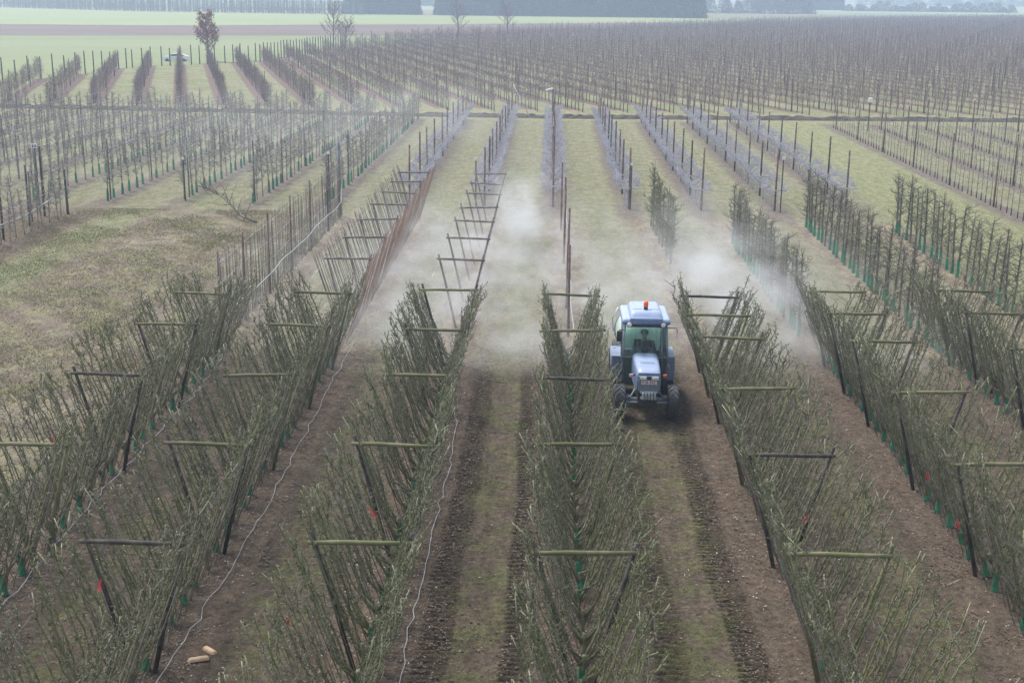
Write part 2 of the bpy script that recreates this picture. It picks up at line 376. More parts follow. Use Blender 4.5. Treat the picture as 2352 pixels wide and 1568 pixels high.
def v_tree(seed):
    r = random.Random(seed); tr = MB(); wings = []
    base = wander((0, 0, -.05), (r.uniform(-.1, .1), r.uniform(-.15, .15), 1), .5, 4, r, .06)
    tr.tube(base, [.045, .04, .037, .036, .034], 7)
    for s in (-1, 1):
        b = MB(); ys = [-.32, -.16, .0, .16, .32]
        for yy in ys:
            if r.random() < .2: continue
            yy += r.uniform(-.05, .05); st = along(base, r.uniform(.3, .95))
            top = r.uniform(2.3, 2.75); k = r.uniform(.29, .36); P = []
            for q in np.linspace(0, 1, 12):
                z = st[2] + (top - st[2]) * q
                P.append([st[0] + (s * k * z - st[0]) * min(1, q * 6 + .25 * (q > 0)), st[1] + (yy - st[1]) * min(1, q * 4.5), z])
            P = np.array(P) + np.array([rvec(r, .024) for _ in P]); P[0] = st
            P[-1] += rvec(r, .13); P[-2] += rvec(r, .08); P[-3] += rvec(r, .05)
            b.cur = 0; b.tube(P, np.linspace(.0185, .009, len(P)), 5)
            b.cur = 1; spurs(b, P, r, .05, .025, .12, .0078, .14, .08, flat=(1, 1, .9), sub=.6)
            for q in range(2):
                Q = wander(P[-2 - q], (s * .3 + r.uniform(-.4, .4), r.uniform(-.7, .7), 1), r.uniform(.12, .36), 5, r, .45, .12)
                b.tube(Q, np.linspace(.0085, .0045, len(Q)), 4); spurs(b, Q, r, .05, .03, .08, .006)
        for q in range(5):
            z = r.uniform(.6, 1.8); p = (s * .32 * z, r.uniform(-.38, .38), z)
            b.cur = 0; Q = wander(p, (r.uniform(-1, 1), r.uniform(-.8, .8), .9), r.uniform(.25, .6), 6, r, .3, .1)
            b.tube(Q, np.linspace(.007, .003, len(Q)), 4); b.cur = 1; spurs(b, Q, r, .07, .03, .08, .0045)
        wings.append(b.mesh('limb', [M['bark_grey'] if r.random() < .6 else M['bark_moss'], M['twig_moss']]))
    return tr.mesh('trunk', M['bark_moss']), wings
def upright_tree(seed, H, rt, spread, nb, step, lmax, mtrunk, mtwig, zlow=.6, rad=.0075, bn=.012):
    r = random.Random(seed); tr = MB(); P = wander((0, 0, -.05), (r.uniform(-.02, .02), r.uniform(-.03, .03), 1), H, 10, r, .018)
    tr.tube(P, np.linspace(rt, rt * .45, len(P)), 6)
    b = MB()
    for i in range(nb):
        z = zlow + (H - zlow - .05) * (i + r.random()) / nb; t = (z + .05) / H; p = along(P, min(t, .99))
        L = spread * r.uniform(.45, 1.1) * (1.1 - .4 * t); a = r.choice([90, -90]) + r.uniform(-70, 70)
        Q = wander(p, (math.cos(R(a)), math.sin(R(a)), r.uniform(-.1, .6)), L, 5, r, .32, .12)
        b.tube(Q, np.linspace(bn, bn * .4, len(Q)), 4); spurs(b, Q, r, step, .05, lmax, rad * .85, .1, .35)
    spurs(b, P, r, step * .6, .06, lmax * 1.1, rad, .28, .3)
    Q = wander(P[-1], (r.uniform(-.3, .3), r.uniform(-.4, .4), 1), r.uniform(.1, .3), 4, r, .4, .1); b.tube(Q, np.linspace(rad * 1.3, rad * .5, len(Q)), 4)
    return tr.mesh('trunk', mtrunk), b.mesh('branches', mtwig)
def low_tree(seed):
    r = random.Random(seed); tr = MB(); P = wander((0, 0, -.05), (0, 0, 1), .75, 4, r, .05); tr.tube(P, [.04, .035, .03, .03, .03], 5)
    b = MB()
    for s in (-1, 1):
        for q in range(3):
            y = (-.35, 0, .35)[q] + r.uniform(-.1, .1)
            Q = np.array([P[-1], [s * .22, y * .6, .85], [s * .42, y, 1.08], [s * .55, y * 1.15, 1.28 + r.uniform(-.1, .12)]]) + np.array([rvec(r, .03) for _ in range(4)])
            b.tube(Q, [.016, .013, .01, .007], 4); spurs(b, Q, r, .05, .08, .3, .007, .1, .35)
        Q = wander((s * .5, -.6, 1.05), (0, 1, .04), 1.25, 5, r, .08); b.tube(Q, .009, 3); spurs(b, Q, r, .05, .08, .26, .0075, 0, .5)
    if r.random() < .7:
        Q = wander(P[-1], (r.uniform(-.1, .1), 0, 1), r.uniform(.8, 1.5), 6, r, .06); b.tube(Q, np.linspace(.011, .005, 7), 4); spurs(b, Q, r, .16, .05, .16, .006)
    return tr.mesh('trunk', M['bark_lilac']), b.mesh('branches', M['bark_lilac'])
def young_tree(seed):
    r = random.Random(seed); H = r.uniform(2.3, 2.9); tr = MB(); P = wander((0, 0, -.05), (0, 0, 1), H, 7, r, .02); tr.tube(P, np.linspace(.024, .009, 8), 5)
    b = MB()
    for i in range(9):
        z = r.uniform(.7, H - .2); a = r.uniform(0, 360)
        Q = wander(along(P, z / H), (math.cos(R(a)), math.sin(R(a)), .5), r.uniform(.12, .4), 3, r, .25, .1); b.tube(Q, [.008, .0065, .005, .004], 3, False)
    return tr.mesh('trunk', M['bark_pale']), b.mesh('branches', M['bark_dark'])

def guard_mesh(h, r0, m, seed):
    r = random.Random(seed); b = MB(); n = 7; k = 4; V = []
    for i in range(k):
        for j in range(n):
            a = j * 2 * math.pi / n; rr = r0 * r.uniform(.85, 1.15) * (1.1 - .12 * i)
            V.append((rr * math.cos(a), rr * math.sin(a), h * i / (k - 1) + (r.uniform(-.03, .03) if i == k - 1 else 0)))
    F = [(i * n + j, i * n + (j + 1) % n, (i + 1) * n + (j + 1) % n, (i + 1) * n + j) for i in range(k - 1) for j in range(n)]
    b.add(V, F); me = b.mesh('tree_guard', m); return me
G_NEAR = [guard_mesh(.34, .06, M['guard'], i) for i in range(3)]
G_UP = [guard_mesh(.55, .062, M['guard'], 20 + i) for i in range(3)]
G_BLK = [guard_mesh(.36, .03, M['guard_black'], 30 + i) for i in range(2)]
def put_tree(parts, guard, loc, rz, sc, label, cat, group, name='pear_tree'):
    e = empty(name, loc, rz); e.scale = sc; tag(e, label, cat, group)
    tr, br = parts
    link('trunk', tr, e)
    for b in (br if isinstance(br, list) else [br]): link('limb' if isinstance(br, list) else 'branches', b, e)
    if guard: link('tree_guard', guard, e)
    return e

# ------------------------------------------------------------------ near V trained rows
VT = [v_tree(100 + i) for i in range(14)]
b = MB(); b.tube([(0, 0, 0), (.006, 0, .5), (0, 0, 1)], [.0085, .008, .007], 4); SUPPORT = b.mesh('cane', M['cane_grey'])
ROWN = {-9.1: ('leftmost leaning row', 35.2), -5.95: ('second leaning row from left', 34.9), -2.65: ('third leaning row from left', 33.6), .6: ('row just left of tractor', 34.2),
        4.28: ('row just right of tractor', 34.6), 7.8: ('second row right of tractor', 35.4), 11.3: ('third row right of tractor', 37.0)}
BAR_Y = {-9.1: [16.7, 20.9, 25.15, 29.3, 32.5], -5.95: [16.93, 21.1, 25.3, 29.4, 32.8], -2.65: [17.1, 21.25, 25.5, 29.2, 33.4], .6: [16.92, 21.47, 25.45, 29.35, 33.05],
         4.28: [17.05, 21.13, 25.0, 28.96, 31.1, 33.1], 7.8: [20.9, 24.98, 28.86, 31.5, 33.95], 11.3: [24.6, 28.4, 31.8, 34.3]}
def y_start(X): return max(12.2, (abs(X + .4) - 1.4) / .43 - 3.5)
for X, (rn, ye) in ROWN.items():
    n = int((ye - y_start(X)) / .7); r = random.Random(int(X * 10))
    for i in range(n):
        y = ye - .35 - i * .7 + r.uniform(-.06, .06)
        if X == 4.28 and i > 0 and r.random() < .06: continue
        f = 1.0 if i > 1 else .85; wx = (.80 if y > 26 else .88) if X == .6 and y > 21 else 1.0
        tree = put_tree(VT[r.randrange(14)], r.choice(G_NEAR) if r.random() < (.45 if X == .6 else .8) else None, (X + r.uniform(-.04, .04), y, 0), r.choice([0, math.pi]) + r.uniform(-.08, .08),
                 (wx * r.uniform(.93, 1.08), r.uniform(.9, 1.1), f * r.uniform(.9, 1.05)), 'mossy V-shaped pear tree, %s from far end of %s' % (ordn(i + 1), rn), 'trained tree', 'V-shaped pear trees in the near rows', name='trained_pear_tree')
        for s_ in (-1, 1):
            for q in (-.2, .2):
                c_ = link('cane', SUPPORT, tree, (s_ * .06, q + r.uniform(-.08, .08), -.03)); c_.rotation_euler = (r.uniform(-.03, .03), s_ * r.uniform(.27, .35), 0); c_.scale = (1, 1, r.uniform(1.7, 2.5))
def frame(X, Y, mb, mp, label, group, r, hb=2.13, W=1.42):
    e = empty('trellis', (X, Y, 0)); tag(e, label, 'trellis', group)
    b = MB(); a = r.uniform(-.03, .03)
    b.tube([(-W / 2 - .07, 0, hb - a), (-W * .2, r.uniform(-.01, .01), hb - a * .3 + .008), (W * .2, 0, hb + a * .3), (W / 2 + .07, 0, hb + a)], [.031, .037, .036, .031], 9); b.build('crossbar', mb, e)
    for s in (-1, 1):
        b = MB(); b.tube([(s * .14, .07, -.1), (s * (.14 + (W / 2 - .14) * .5), .07 + r.uniform(-.01, .01), hb * .5), (s * (W / 2 + .03), .07, hb + .14)], [.038, .036, .032], 9); b.build('post', mp, e)
    return e
for X, ys in BAR_Y.items():
    r = random.Random(int(X * 7)); rn = ROWN[X][0]
    for i, y in enumerate(reversed(ys)):
        frame(X, y, r.choice([M['wood_moss']] * 4 + [M['wood_dark']]), (r.choice([M['wood_dark']] * 3 + [M['wood_moss']]) if X > 1 else r.choice([M['wood_dark'], M['wood_moss'], M['wood_moss']])), 'V-shaped timber frame, %s from far end of %s' % (ordn(i + 1), rn), 'timber frames in the near rows', r)
    for s in (-1, 1):      # trellis wires
        for k, z in enumerate((1.0, 2.0)):
            b = MB(); P = [(X + s * (.14 + .27 * z), y, z + .03 * math.sin(y * 1.3)) for y in np.arange(max(10., y_start(X) - 1), ROWN[X][1] + .4, .8)]
            b.tube(P, .0025, 3); o = b.build('trellis_wire', M['post_grey'])
            tag(o, '%s %s wire along the %s side of the %s' % (('lower', 'upper')[k], 'thin steel', ('left', 'right')[s > 0], rn), 'wire', 'wires of the near rows')

# ------------------------------------------------------------------ empty frames with canes (second and third rows from the left)
def canes(X, y0, y1, step, tilt, h, m, label, group, r):
    n = int((y1 - y0) / step)
    for i in range(n):
        b = canes.m[r.randrange(4)][m]
        o = link('cane', b, None, (X + r.uniform(-.02, .02), y1 - i * step + r.uniform(-.04, .04), -.05))
        o.rotation_euler = (r.uniform(-.03, .03), tilt + r.uniform(-.02, .02), 0); o.scale = (1, 1, h * r.uniform(.93, 1.05))
        tag(o, label % ordn(i + 1), 'cane', group)
canes.m = []
for i in range(4):
    rr = random.Random(i); d = {}
    for k in ('cane', 'cane_grey'):
        b = MB(); b.tube([(0, 0, 0), (rr.uniform(-.015, .015), 0, .5), (0, 0, 1)], [.011, .010, .008], 4); d[k] = b.mesh('cane', M[k])
    canes.m.append(d)
r = random.Random(5)
L2Y = [37.3, 40.7, 44.1, 47.3, 50.2, 53.2, 56.0]; L3Y = [37.4, 40.8, 44.0, 46.9, 50.2, 52.9, 55.9]
for X, ys, rn in ((-5.98, L2Y, 'row filled with brown canes'), (-2.62, L3Y, 'row without canes or trees')):
    for i, y in enumerate(ys):
        frame(X, y, M['wood_grey'], M['wood_grey'], 'bare grey V-shaped frame, %s from near end of %s' % (ordn(i + 1), rn), 'bare timber frames beyond the near rows', r, W=1.3)
canes(-5.84, 35.3, 57.0, .17, .29, 2.55, 'cane', 'brown cane leaning right, %s from far end of the cane-filled frame row', 'right-leaning canes', r)
canes(-6.12, 36.0, 57.0, .2, -.29, 2.45, 'cane_grey', 'thin cane leaning left, %s from far end of the cane-filled frame row', 'left-leaning canes', r)
for s in (-1, 1):
    for z in (1.1, 2.05):
        for X, rn in ((-5.98, 'cane row'), (-2.62, 'bare frame row')):
            b = MB(); b.tube([(X + s * (.14 + .26 * z), y, z) for y in np.arange(35, 56.8, 1.7)], .004, 3); o = b.build('trellis_wire', M['wire'])
            tag(o, '%s wire on the %s side of the %s' % ('lower' if z < 2 else 'upper', 'left' if s < 0 else 'right', rn), 'wire', 'wires on bare frames')

# ------------------------------------------------------------------ cane fence beyond the leftmost row
def post(name, x, y, h, rad, m, label, cat, group=None, lean=(0, 0), tip=None):
    b = MB(); b.tube([(0, 0, -.1), (lean[0] * .5, lean[1] * .5, h * .5), (lean[0], lean[1], h)], [rad, rad * .97, rad * .9], 8)
    o = b.build(name, m, None, True, (x, y, 0)); return tag(o, label, cat, group)
canes(-9.35, 35.1, 57, .15, 0.0, 2.55, 'cane_grey', 'upright thin cane, %s from far end of the wire fence by the meadow', 'canes of the upright fence', r)
for i, y in enumerate([35.0, 38.0, 41.5, 45.2, 49.0, 53.0]):
    post('fence_post', -9.3, y, 2.75, .035, M['post_red'], 'red-brown post, %s from near end of the cane fence by the meadow' % ordn(i + 1), 'post', 'red-brown posts of the cane fence')
post('fence_post', -9.4, 56.6, 3.3, .07, M['post_grey'], 'thick tall grey post ending the cane fence at its far end', 'post')
for z, nm in ((1.15, 'middle'), (1.8, 'upper'), (2.4, 'top')):
    b = MB(); b.tube([(-9.32, y, z + .02 * math.sin(y)) for y in np.arange(34.9, 57, 1.2)], .005, 3)
    tag(b.build('fence_wire', M['wire']), '%s wire strung along the cane fence by the meadow' % nm, 'wire')
b = MB(); b.tube([(-9.08, 34.3, .02), (-9.1, 34.7, .5), (-9.14, 35.0, .78)] + [(-9.2 + .02 * math.sin(y * 2), y, .8 + .04 * math.sin(y * .9)) for y in np.arange(35.4, 56.4, .5)] + [(-9.3, 56.6, 1.5)], .017, 6)
tag(b.build('irrigation_hose', M['hose']), 'thick pale hose hung low along the cane fence by the meadow', 'hose')
# whippy regrowth on the fence
def shoot_mesh(seed):
    r = random.Random(seed); b = MB()
    for k in range(5):
        Q = wander((0, r.uniform(-.1, .1), 0), (r.uniform(-.4, .4), r.uniform(-.6, .6), 1), r.uniform(.5, 1.15), 6, r, .14, .06); b.tube(Q, np.linspace(.009, .004, 7), 4)
        spurs(b, Q, r, .12, .03, .1, .004)
    return b.mesh('young_plant', M['bark_pale'])
SH = [shoot_mesh(i) for i in range(4)]
for i in range(24):
    o = link('young_plant', SH[i % 4], None, (-9.3 + r.uniform(-.04, .04), 35.6 + i * .88, 0)); o.rotation_euler = (0, 0, r.uniform(0, 6)); o.scale = (1, 1, r.uniform(.8, 1.3))
    tag(o, 'low whippy bush, %s from near end of the upright cane fence' % ordn(i + 1), 'bush', 'young bushes along the cane fence')

# ------------------------------------------------------------------ single line of posts behind the row left of the tractor
for i, (x, y, h) in enumerate([(.62, 36.8, 2.75), (.60, 40.2, 2.75), (.66, 43.6, 2.7), (.56, 47.2, 2.8), (.62, 50.8, 2.75), (.5, 54.2, 2.9)]):
    post('post', x, y, h, .04, M['post_red'], 'red-brown post, %s from near end of the single line behind the row left of tractor' % ordn(i + 1), 'post', 'posts in single line', lean=(r.uniform(-.03, .03), 0))
b = MB(); b.tube([(.7 + .02 * math.sin(y * 1.3), y, .85 + .05 * math.sin(y)) for y in np.arange(34, 54.5, .6)], .012, 5)
tag(b.build('irrigation_hose', M['hose']), 'pale hose strung along the single line of red-brown posts', 'hose')

# ------------------------------------------------------------------ upright rows at right, and the short row behind the tractor
UT = [upright_tree(200 + i, 2.4, .042, .66, 29, .06, .18, M['bark_dark'], M['twig_dark'], .5, .0078, .013) for i in range(8)]
UM = [upright_tree(230 + i, 2.45, .045, .6, 20, .04, .2, M['bark_moss'], M['twig_moss'], .35, .0085, .014) for i in range(4)]
for (xa, xb, y0, y1, rn, key) in ((7.45, 7.5, 35.8, 51.6, 'first upright row right of the mist', 0), (11.2, 11.15, 35.6, 55.8, 'second upright row right of the mist', 0), (14.85, 14.8, 38.2, 54.6, 'third upright row right of the mist', 0)):
    n = int((y1 - y0) / .72)
    for i in range(n):
        y = y1 - i * .72 + r.uniform(-.1, .1)
        put_tree(UT[r.randrange(8)], r.choice(G_UP) if r.random() < .85 else None, (xa + r.uniform(-.05, .05), y, 0), r.uniform(-.3, .3) + r.choice([0, math.pi]), (r.uniform(.9, 1.1), r.uniform(.9, 1.1), r.uniform(.85, 1.12)),
                 'upright pear tree, %s from far end of %s' % (ordn(i + 1), rn), 'pear tree', 'upright pear trees right of the mist', name='upright_pear_tree')
for i in range(11):
    y = 55.4 - i * .8
    put_tree(UM[r.randrange(4)], None, (4.42 + .02 * i + r.uniform(-.06, .06), y, 0), r.uniform(0, 6), (1.0, 1.0, r.uniform(.85, 1.1)),
             'dense mossy pear tree, %s from far end of short row behind tractor' % ordn(i + 1), 'bushy tree', 'short dense row behind the tractor', name='bushy_pear_tree')

# ------------------------------------------------------------------ grey trained rows with posts, 60-103 m
LT = [low_tree(300 + i) for i in range(6)]
MIDR = [(-6.7, 60.5), (-3.15, 60.3), (.15, 60.3), (3.68, 60.0), (7.06, 59.9), (10.6, 60.0), (14.1, 61.0)]
for k, (X, y0) in enumerate(MIDR):
    rn = '%s grey row from the left' % ordn(k + 1); n = int((103 - y0) / 1.05)
    for i in range(n):
        y = y0 + .5 + i * 1.05 + r.uniform(-.12, .12)
        put_tree(LT[r.randrange(6)], None, (X + r.uniform(-.04, .04), y, 0), r.uniform(-.1, .1) + r.choice([0, math.pi]), (r.uniform(.85, 1.1), 1, r.uniform(.85, 1.1)),
                 'low grey tree, %s from near end of %s' % (ordn(i + 1), rn), 'low tree', 'low grey trees in the middle block', name='low_fruit_tree')
    m = int((102.5 - y0) / 4.6) + 1
    for i in range(m):
        e = empty('trellis_post', (X + r.uniform(-.05, .05), y0 + i * 4.6, 0)); tag(e, 'tall post with low crosspiece, %s from near end of %s' % (ordn(i + 1), rn), 'post', 'posts of the grey rows')
        b = MB(); h = r.uniform(2.75, 3.0) * zf(y0 + i * 4.6); b.tube([(0, 0, -.1), (r.uniform(-.03, .03), 0, h)], [.05, .042], 7); b.build('post', M['post_red'] if r.random() < .7 else M['wood_dark'], e)
        b = MB(); b.box((0, -.06, .98), (1.0, .035, .06)); b.build('crosspiece', M['bark_lilac'], e, False)
    for z, nm in ((1.0, 'low'), (1.9, 'middle'), (2.5, 'top')):
        b = MB(); b.tube([(X + r.uniform(-.03, .03), y, z * zf(y)) for y in np.arange(y0, 103, 4.6)], .006 if k < 2 else .0045, 3)
        tag(b.build('trellis_wire', M['wire']), '%s wire along the %s' % (nm, rn), 'wire', 'wires of the grey rows')

# ------------------------------------------------------------------ green-guard pear block left of the grey rows
M['twig_pale'] = mat('twig_pale', (.19, .175, .145), (.30, .28, .26), 5, .5, .3, spec=.6)
PT = [upright_tree(400 + i, 2.6, .03, .55, 22, .06, .24, M['bark_pale'], M['twig_pale'], .7, .0085, .012) for i in range(8)]
def fov(X, Y, pad=1.5): return -.452 * Y - pad < X < .398 * Y + pad
LEFT = [(-10.55, 59.5), (-14.1, 60), (-17.6, 61), (-21.1, 60), (-24.6, 60), (-28.1, 60), (-31.6, 60), (-35.1, 60), (-38.6, 60), (-42.1, 60), (-45.6, 60)]
for k, (X, y0) in enumerate(LEFT):
    rn = '%s row left of grey rows' % ordn(k + 1); j = 0
    for i in range(int((104 - y0) / 1.12)):
        y = y0 + i * 1.12 + r.uniform(-.1, .1)
        if not fov(X, y): continue
        j += 1
        put_tree(PT[r.randrange(8)], (r.choice(G_UP) if r.random() < .8 else None) if k < 5 else None, (X + r.uniform(-.06, .06), y, 0), r.uniform(-.3, .3) + r.choice([0, math.pi]), (r.uniform(.9, 1.1), r.uniform(.9, 1.1), zf(y) * r.uniform(.85, 1.12)),
                 'thin pear tree, %s from near end of %s' % (ordn(j), rn), 'slender tree', 'thin pear trees in the left block', name='slender_pear_tree')
    j = 0
    for y in np.arange(y0 + .5, 104, 6.4):
        if not fov(X, y): continue
        j += 1; post('post', X + r.uniform(-.05, .05), y, 2.9 * zf(y), .035, M['post_grey'] if r.random() < .8 else M['wood_dark'], 'slim grey post, %s from near end of %s' % (ordn(j), rn), 'post', 'posts of the left block')
    if k < 8:
        for z, nm in ((1.1, 'low'), (1.75, 'middle'), (2.4, 'top')):
            ys0 = max(y0, (-X - 2) / .452)
            b = MB(); b.tube([(X + r.uniform(-.04, .04), y, z * zf(y) + r.uniform(-.03, .03)) for y in np.arange(ys0, 104, 1.6)], .0065, 3)
            tag(b.build('trellis_wire', M['wire']), '%s shiny wire along the %s' % (nm, rn), 'wire', 'wires of the left block')
# row at the left edge, nearer than the block, with a hose and a numbered post
for i in range(15):
    y = 46.2 + i * .72
    put_tree(PT[r.randrange(8)], None, (-21.6 + r.uniform(-.08, .08), y, 0), r.uniform(0, 6), (.9, .9, r.uniform(.7, 1.0)), 'thin grey pear tree, %s from near end of row at left edge' % ordn(i + 1), 'slender tree', 'trees at the left edge beside the meadow', name='slender_pear_tree')
for i, (x, y, h) in enumerate([(-21.75, 46.8, 2.4), (-21.9, 50.0, 2.5), (-22.1, 53.2, 2.6), (-22.4, 55.6, 3.1)]):
    post('post', x, y, h, .05, M['wood_dark'], 'dark post, %s from near end of the row at the left edge' % ordn(i + 1), 'post', 'dark posts at the left edge')
post('post', -21.6, 56.2, 2.0, .045, M['wood_dark'], 'short dark post standing alone at the corner of the left meadow', 'post')
b = MB(); b.tube([(-21.75 + .02 * (y - 44), y, .75 + (.22 if y > 52 else 0) * (y - 52) / 2) for y in np.arange(44, 54.6, .7)], .022, 6)
tag(b.build('irrigation_hose', M['hose']), 'thick white hose along the row at the left edge', 'hose')
for z, nm in ((1.2, 'lower'), (1.8, 'upper')):
    b = MB(); b.tube([(-21.8, y, z) for y in np.arange(44, 55.6, 1.6)], .008, 3); tag(b.build('trellis_wire', M['wire']), '%s wire of the row at the left edge' % nm, 'wire')

# ------------------------------------------------------------------ young trees at right
YT = [young_tree(500 + i) for i in range(8)]
for k, X in enumerate([21.5, 24.9, 28.3, 31.7, 35.1, 38.5, 41.9]):
    rn = '%s young row right of grass lane' % ordn(k + 1); j = 0
    for y in np.arange(99 - k * .2, 55, -.74):
        if not fov(X, y): continue
        j += 1
        put_tree(YT[r.randrange(8)], r.choice(G_BLK), (X + r.uniform(-.04, .04) , y, 0), r.uniform(0, 6), (1, 1, zf(y) * r.uniform(.85, 1.05)), 'spindly young tree, %s from far end of %s' % (ordn(j), rn), 'young tree', 'young trees in the right block', name='young_tree')
    j = 0
    for y in np.arange(98, 55, -7.2):
        if not fov(X, y): continue
        j += 1; post('post', X, y + .3, 2.9 * zf(y), .05, M['post_red'], 'sturdy brown post, %s from far end of the %s' % (ordn(j), rn), 'post', 'posts of the young rows')

# ------------------------------------------------------------------ far slanting orchard
def far_template(seed, H, nst, thick, m='low', full=True):
    r = random.Random(seed); b = MB(); P = wander((0, 0, -.05), (0, 0, 1), H, 3, r, .03); b.tube(P, [thick * 1.5, thick * 1.2, thick * .8, thick * .45], 3, False)
    for i in range(nst):
        z = .75 + (H - 1.0) * (i + r.random()) / nst; a = r.uniform(0, 360); L = r.uniform(.3, .75) * (1.2 - .6 * z / H)
        p = along(P, z / H); d = np.array([math.cos(R(a)) * .75, math.sin(R(a)), r.uniform(.1, .9)])
        if full:
            Q = wander(p, d, L, 2, r, .3, .2); b.tube(Q, [thick * .6, thick * .5, thick * .3], 3, False)
        else:
            Q = np.array([p, p + d * L]); b.tube(Q, [thick * .6, thick * .4], 3, False)
    return b
BX = [-75, -60, -57.8, -53.5, -51.6, -46.6, -40, -38, -34.7, -30, -20.7, 14.3, 58.6, 118, 191, 300]; BY = [108, 118, 134.5, 148, 163, 169, 177, 190, 217, 246, 284, 337, 417, 495, 560, 640]
pts = []; info = []; pposts = []
for k in range(-12, 130):
    xr = -39.6 + 3.8 * k; y = 109.0 + r.uniform(0, .5); j = 0; ny = y + r.uniform(2, 6); jp = 0
    while y < 640:
        x = xr - .285 * (y - 111) + r.uniform(-.08, .08)
        if y > np.interp(x, BX, BY): break
        if fov(x, y, 3):
            j += 1; pts.append((x, y, 0)); info.append((k, j))
            if y > ny: jp += 1; pposts.append((x, y + .3, k, jp)); ny = y + 16
        y += 1.05 + r.uniform(-.1, .1) + (.25 if y > 250 else 0)
pts = np.array(pts); d = np.hypot(pts[:, 0], pts[:, 1]); order = np.argsort(d)
FTm = []
for i in range(8):
    b = far_template(600 + i, 2.7, 80, .0145)
    rr = random.Random(i); tb = MB(); tb.tube([(0, 0, -.05), (.02, 0, .8)], [.045, .035], 5, False)
    FTm.append((tb.mesh('trunk', M['far_trunk']), b.mesh('branches', M['far_twig'])))
ks = sorted(set(i[0] for i in info)); kk = {k: i + 1 for i, k in enumerate(ks)}
for q in order[:300]:
    k, j = info[q]
    put_tree(FTm[r.randrange(8)], None, tuple(pts[q]), r.uniform(0, 6), (1, 1, r.uniform(.72, .96)), 'bare twiggy tree, %s beyond the ditch in slanting row %d from left' % (ordn(j), kk[k]), 'orchard tree', 'nearest trees of the far slanting orchard', name='orchard_tree')
rest = order[300:]; dr = d[rest]
lods = [(dr < 190, 54, .0165, True), ((dr >= 190) & (dr < 320), 34, .022, False), (dr >= 320, 18, .036, False)]
VV = []; TT = []; bb = 0
for mask, nst, th, full in lods:
    P = pts[rest[mask]]
    if not len(P): continue
    T = [far_template(700 + i, 2.75, nst, th, full=full).tris() for i in range(6)]
    V_, T_ = replicate(T, P, nr.uniform(0, 6.28, len(P)), nr.uniform(.9, 1.1, len(P)), nr.uniform(.72, 1.0, len(P)))
    VV.append(V_); TT.append(T_ + bb); bb += len(V_)
tag(link('orchard_trees', bigmesh('orchard_trees', np.concatenate(VV), np.concatenate(TT), M['far_twig'])), 'countless bare fruit trees of the far slanting orchard fading into haze', 'orchard', kind='stuff')
print('far trees', len(pts), 'posts', len(pposts), 'tris', sum(len(t) for t in TT))
pposts.sort(key=lambda p: p[0] ** 2 + p[1] ** 2)
b = MB(); b.tube([(0, 0, -.1), (0, 0, 2.75)], [.038, .032], 5); pm = b.mesh('post', M['wood_dark'])
for (x, y, k, j) in pposts[:150]:
    o = link('post', pm, None, (x, y, 0)); tag(o, 'dark orchard post, %s beyond the ditch in slanting row %d from left' % (ordn(j), kk[k]), 'post', 'posts of the far slanting orchard')
if len(pposts) > 150:
    Pp = np.array([(p[0], p[1], 0) for p in pposts[150:]]); b = MB(); b.tube([(0, 0, 0), (0, 0, 2.85)], [.05, .045], 3, False)
    V_, T_ = replicate([b.tris()], Pp, nr.uniform(0, 6, len(Pp)), np.ones(len(Pp)))
    tag(link('orchard_posts', bigmesh('orchard_posts', V_, T_, M['wood_dark'])), 'many dark trellis posts standing deep in the far slanting orchard', 'posts', kind='stuff')
# line of dark stakes closing the far orchard along the green field
bl = [(-58.6, 131), (-57.6, 136), (-54.6, 148), (-52.8, 163), (-47.2, 170.5), (-40.6, 178.8), (-38.8, 192), (-35.5, 219)]
cum = [0]
for a, c in zip(bl, bl[1:]): cum.append(cum[-1] + math.hypot(c[0] - a[0], c[1] - a[1]))
L = cum[-1]; s = 0; i = 0
while s < L:
    x = np.interp(s, cum, [p[0] for p in bl]); y = np.interp(s, cum, [p[1] for p in bl]); i += 1
    post('stake', float(x), float(y), r.uniform(2.2, 2.6), .075, M['wood_dark'], 'dark stake, %s from left in the line along the green field' % ordn(i), 'stake', 'dark stakes bordering the green field')
    s += r.uniform(1.2, 1.7) if s > 30 else 2.2

# ------------------------------------------------------------------ lone trees
def bare_tree(name, loc, H, seed, label, leafy=None, rt=.16, spread=1.0):
    r = random.Random(seed); e = empty(name, loc); tag(e, label, 'tree')
    tr = MB(); P = wander((0, 0, -.1), (0, 0, 1), H * .8, 7, r, .06); tr.tube(P, np.linspace(rt, rt * .3, 8), 8); tr.build('trunk', M['far_trunk'], e)
    b = MB(); tips = []
    for i in range(26):
        t = .2 + .78 * (i + r.random()) / 26; a = i * 137.5 + r.uniform(-20, 20); L = H * .36 * spread * (1.15 - .55 * t)
        Q = wander(along(P, t), (math.cos(R(a)), math.sin(R(a)), .7), L, 6, r, .2, .12); b.tube(Q, np.linspace(rt * .3, .02, 7), 4, False); tips.append(Q)
        for k in range(7):
            Q2 = wander(along(Q, r.uniform(.25, 1)), (math.cos(R(a)) + r.uniform(-1, 1), math.sin(R(a)) + r.uniform(-1, 1), .8), L * .4, 4, r, .3, .1); b.tube(Q2, np.linspace(.03, .012, 5), 3, False); tips.append(Q2)
    b.build('branches', M['far_twig'], e)
    if leafy:
        lb = MB()
        for Q in tips:
            for k in range(leafy[1]):
                c = along(Q, r.uniform(.3, 1)) + rvec(r, .3); v = [c + rvec(r, .13) for _ in range(4)]; lb.add(v, [(0, 1, 2, 3)])
        lb.build('crown', leafy[0], e, False)
    return e
M['rust_leaf'] = mat('rust_leaf', (.30, .085, .055), (.17, .075, .05), .9, .7, .1)
bare_tree('oak_tree', (-47.0, 178.0, 0), 7.6, 1, 'rusty-leaved oak standing above the line of dark stakes', (M['rust_leaf'], 9), .17, .72)
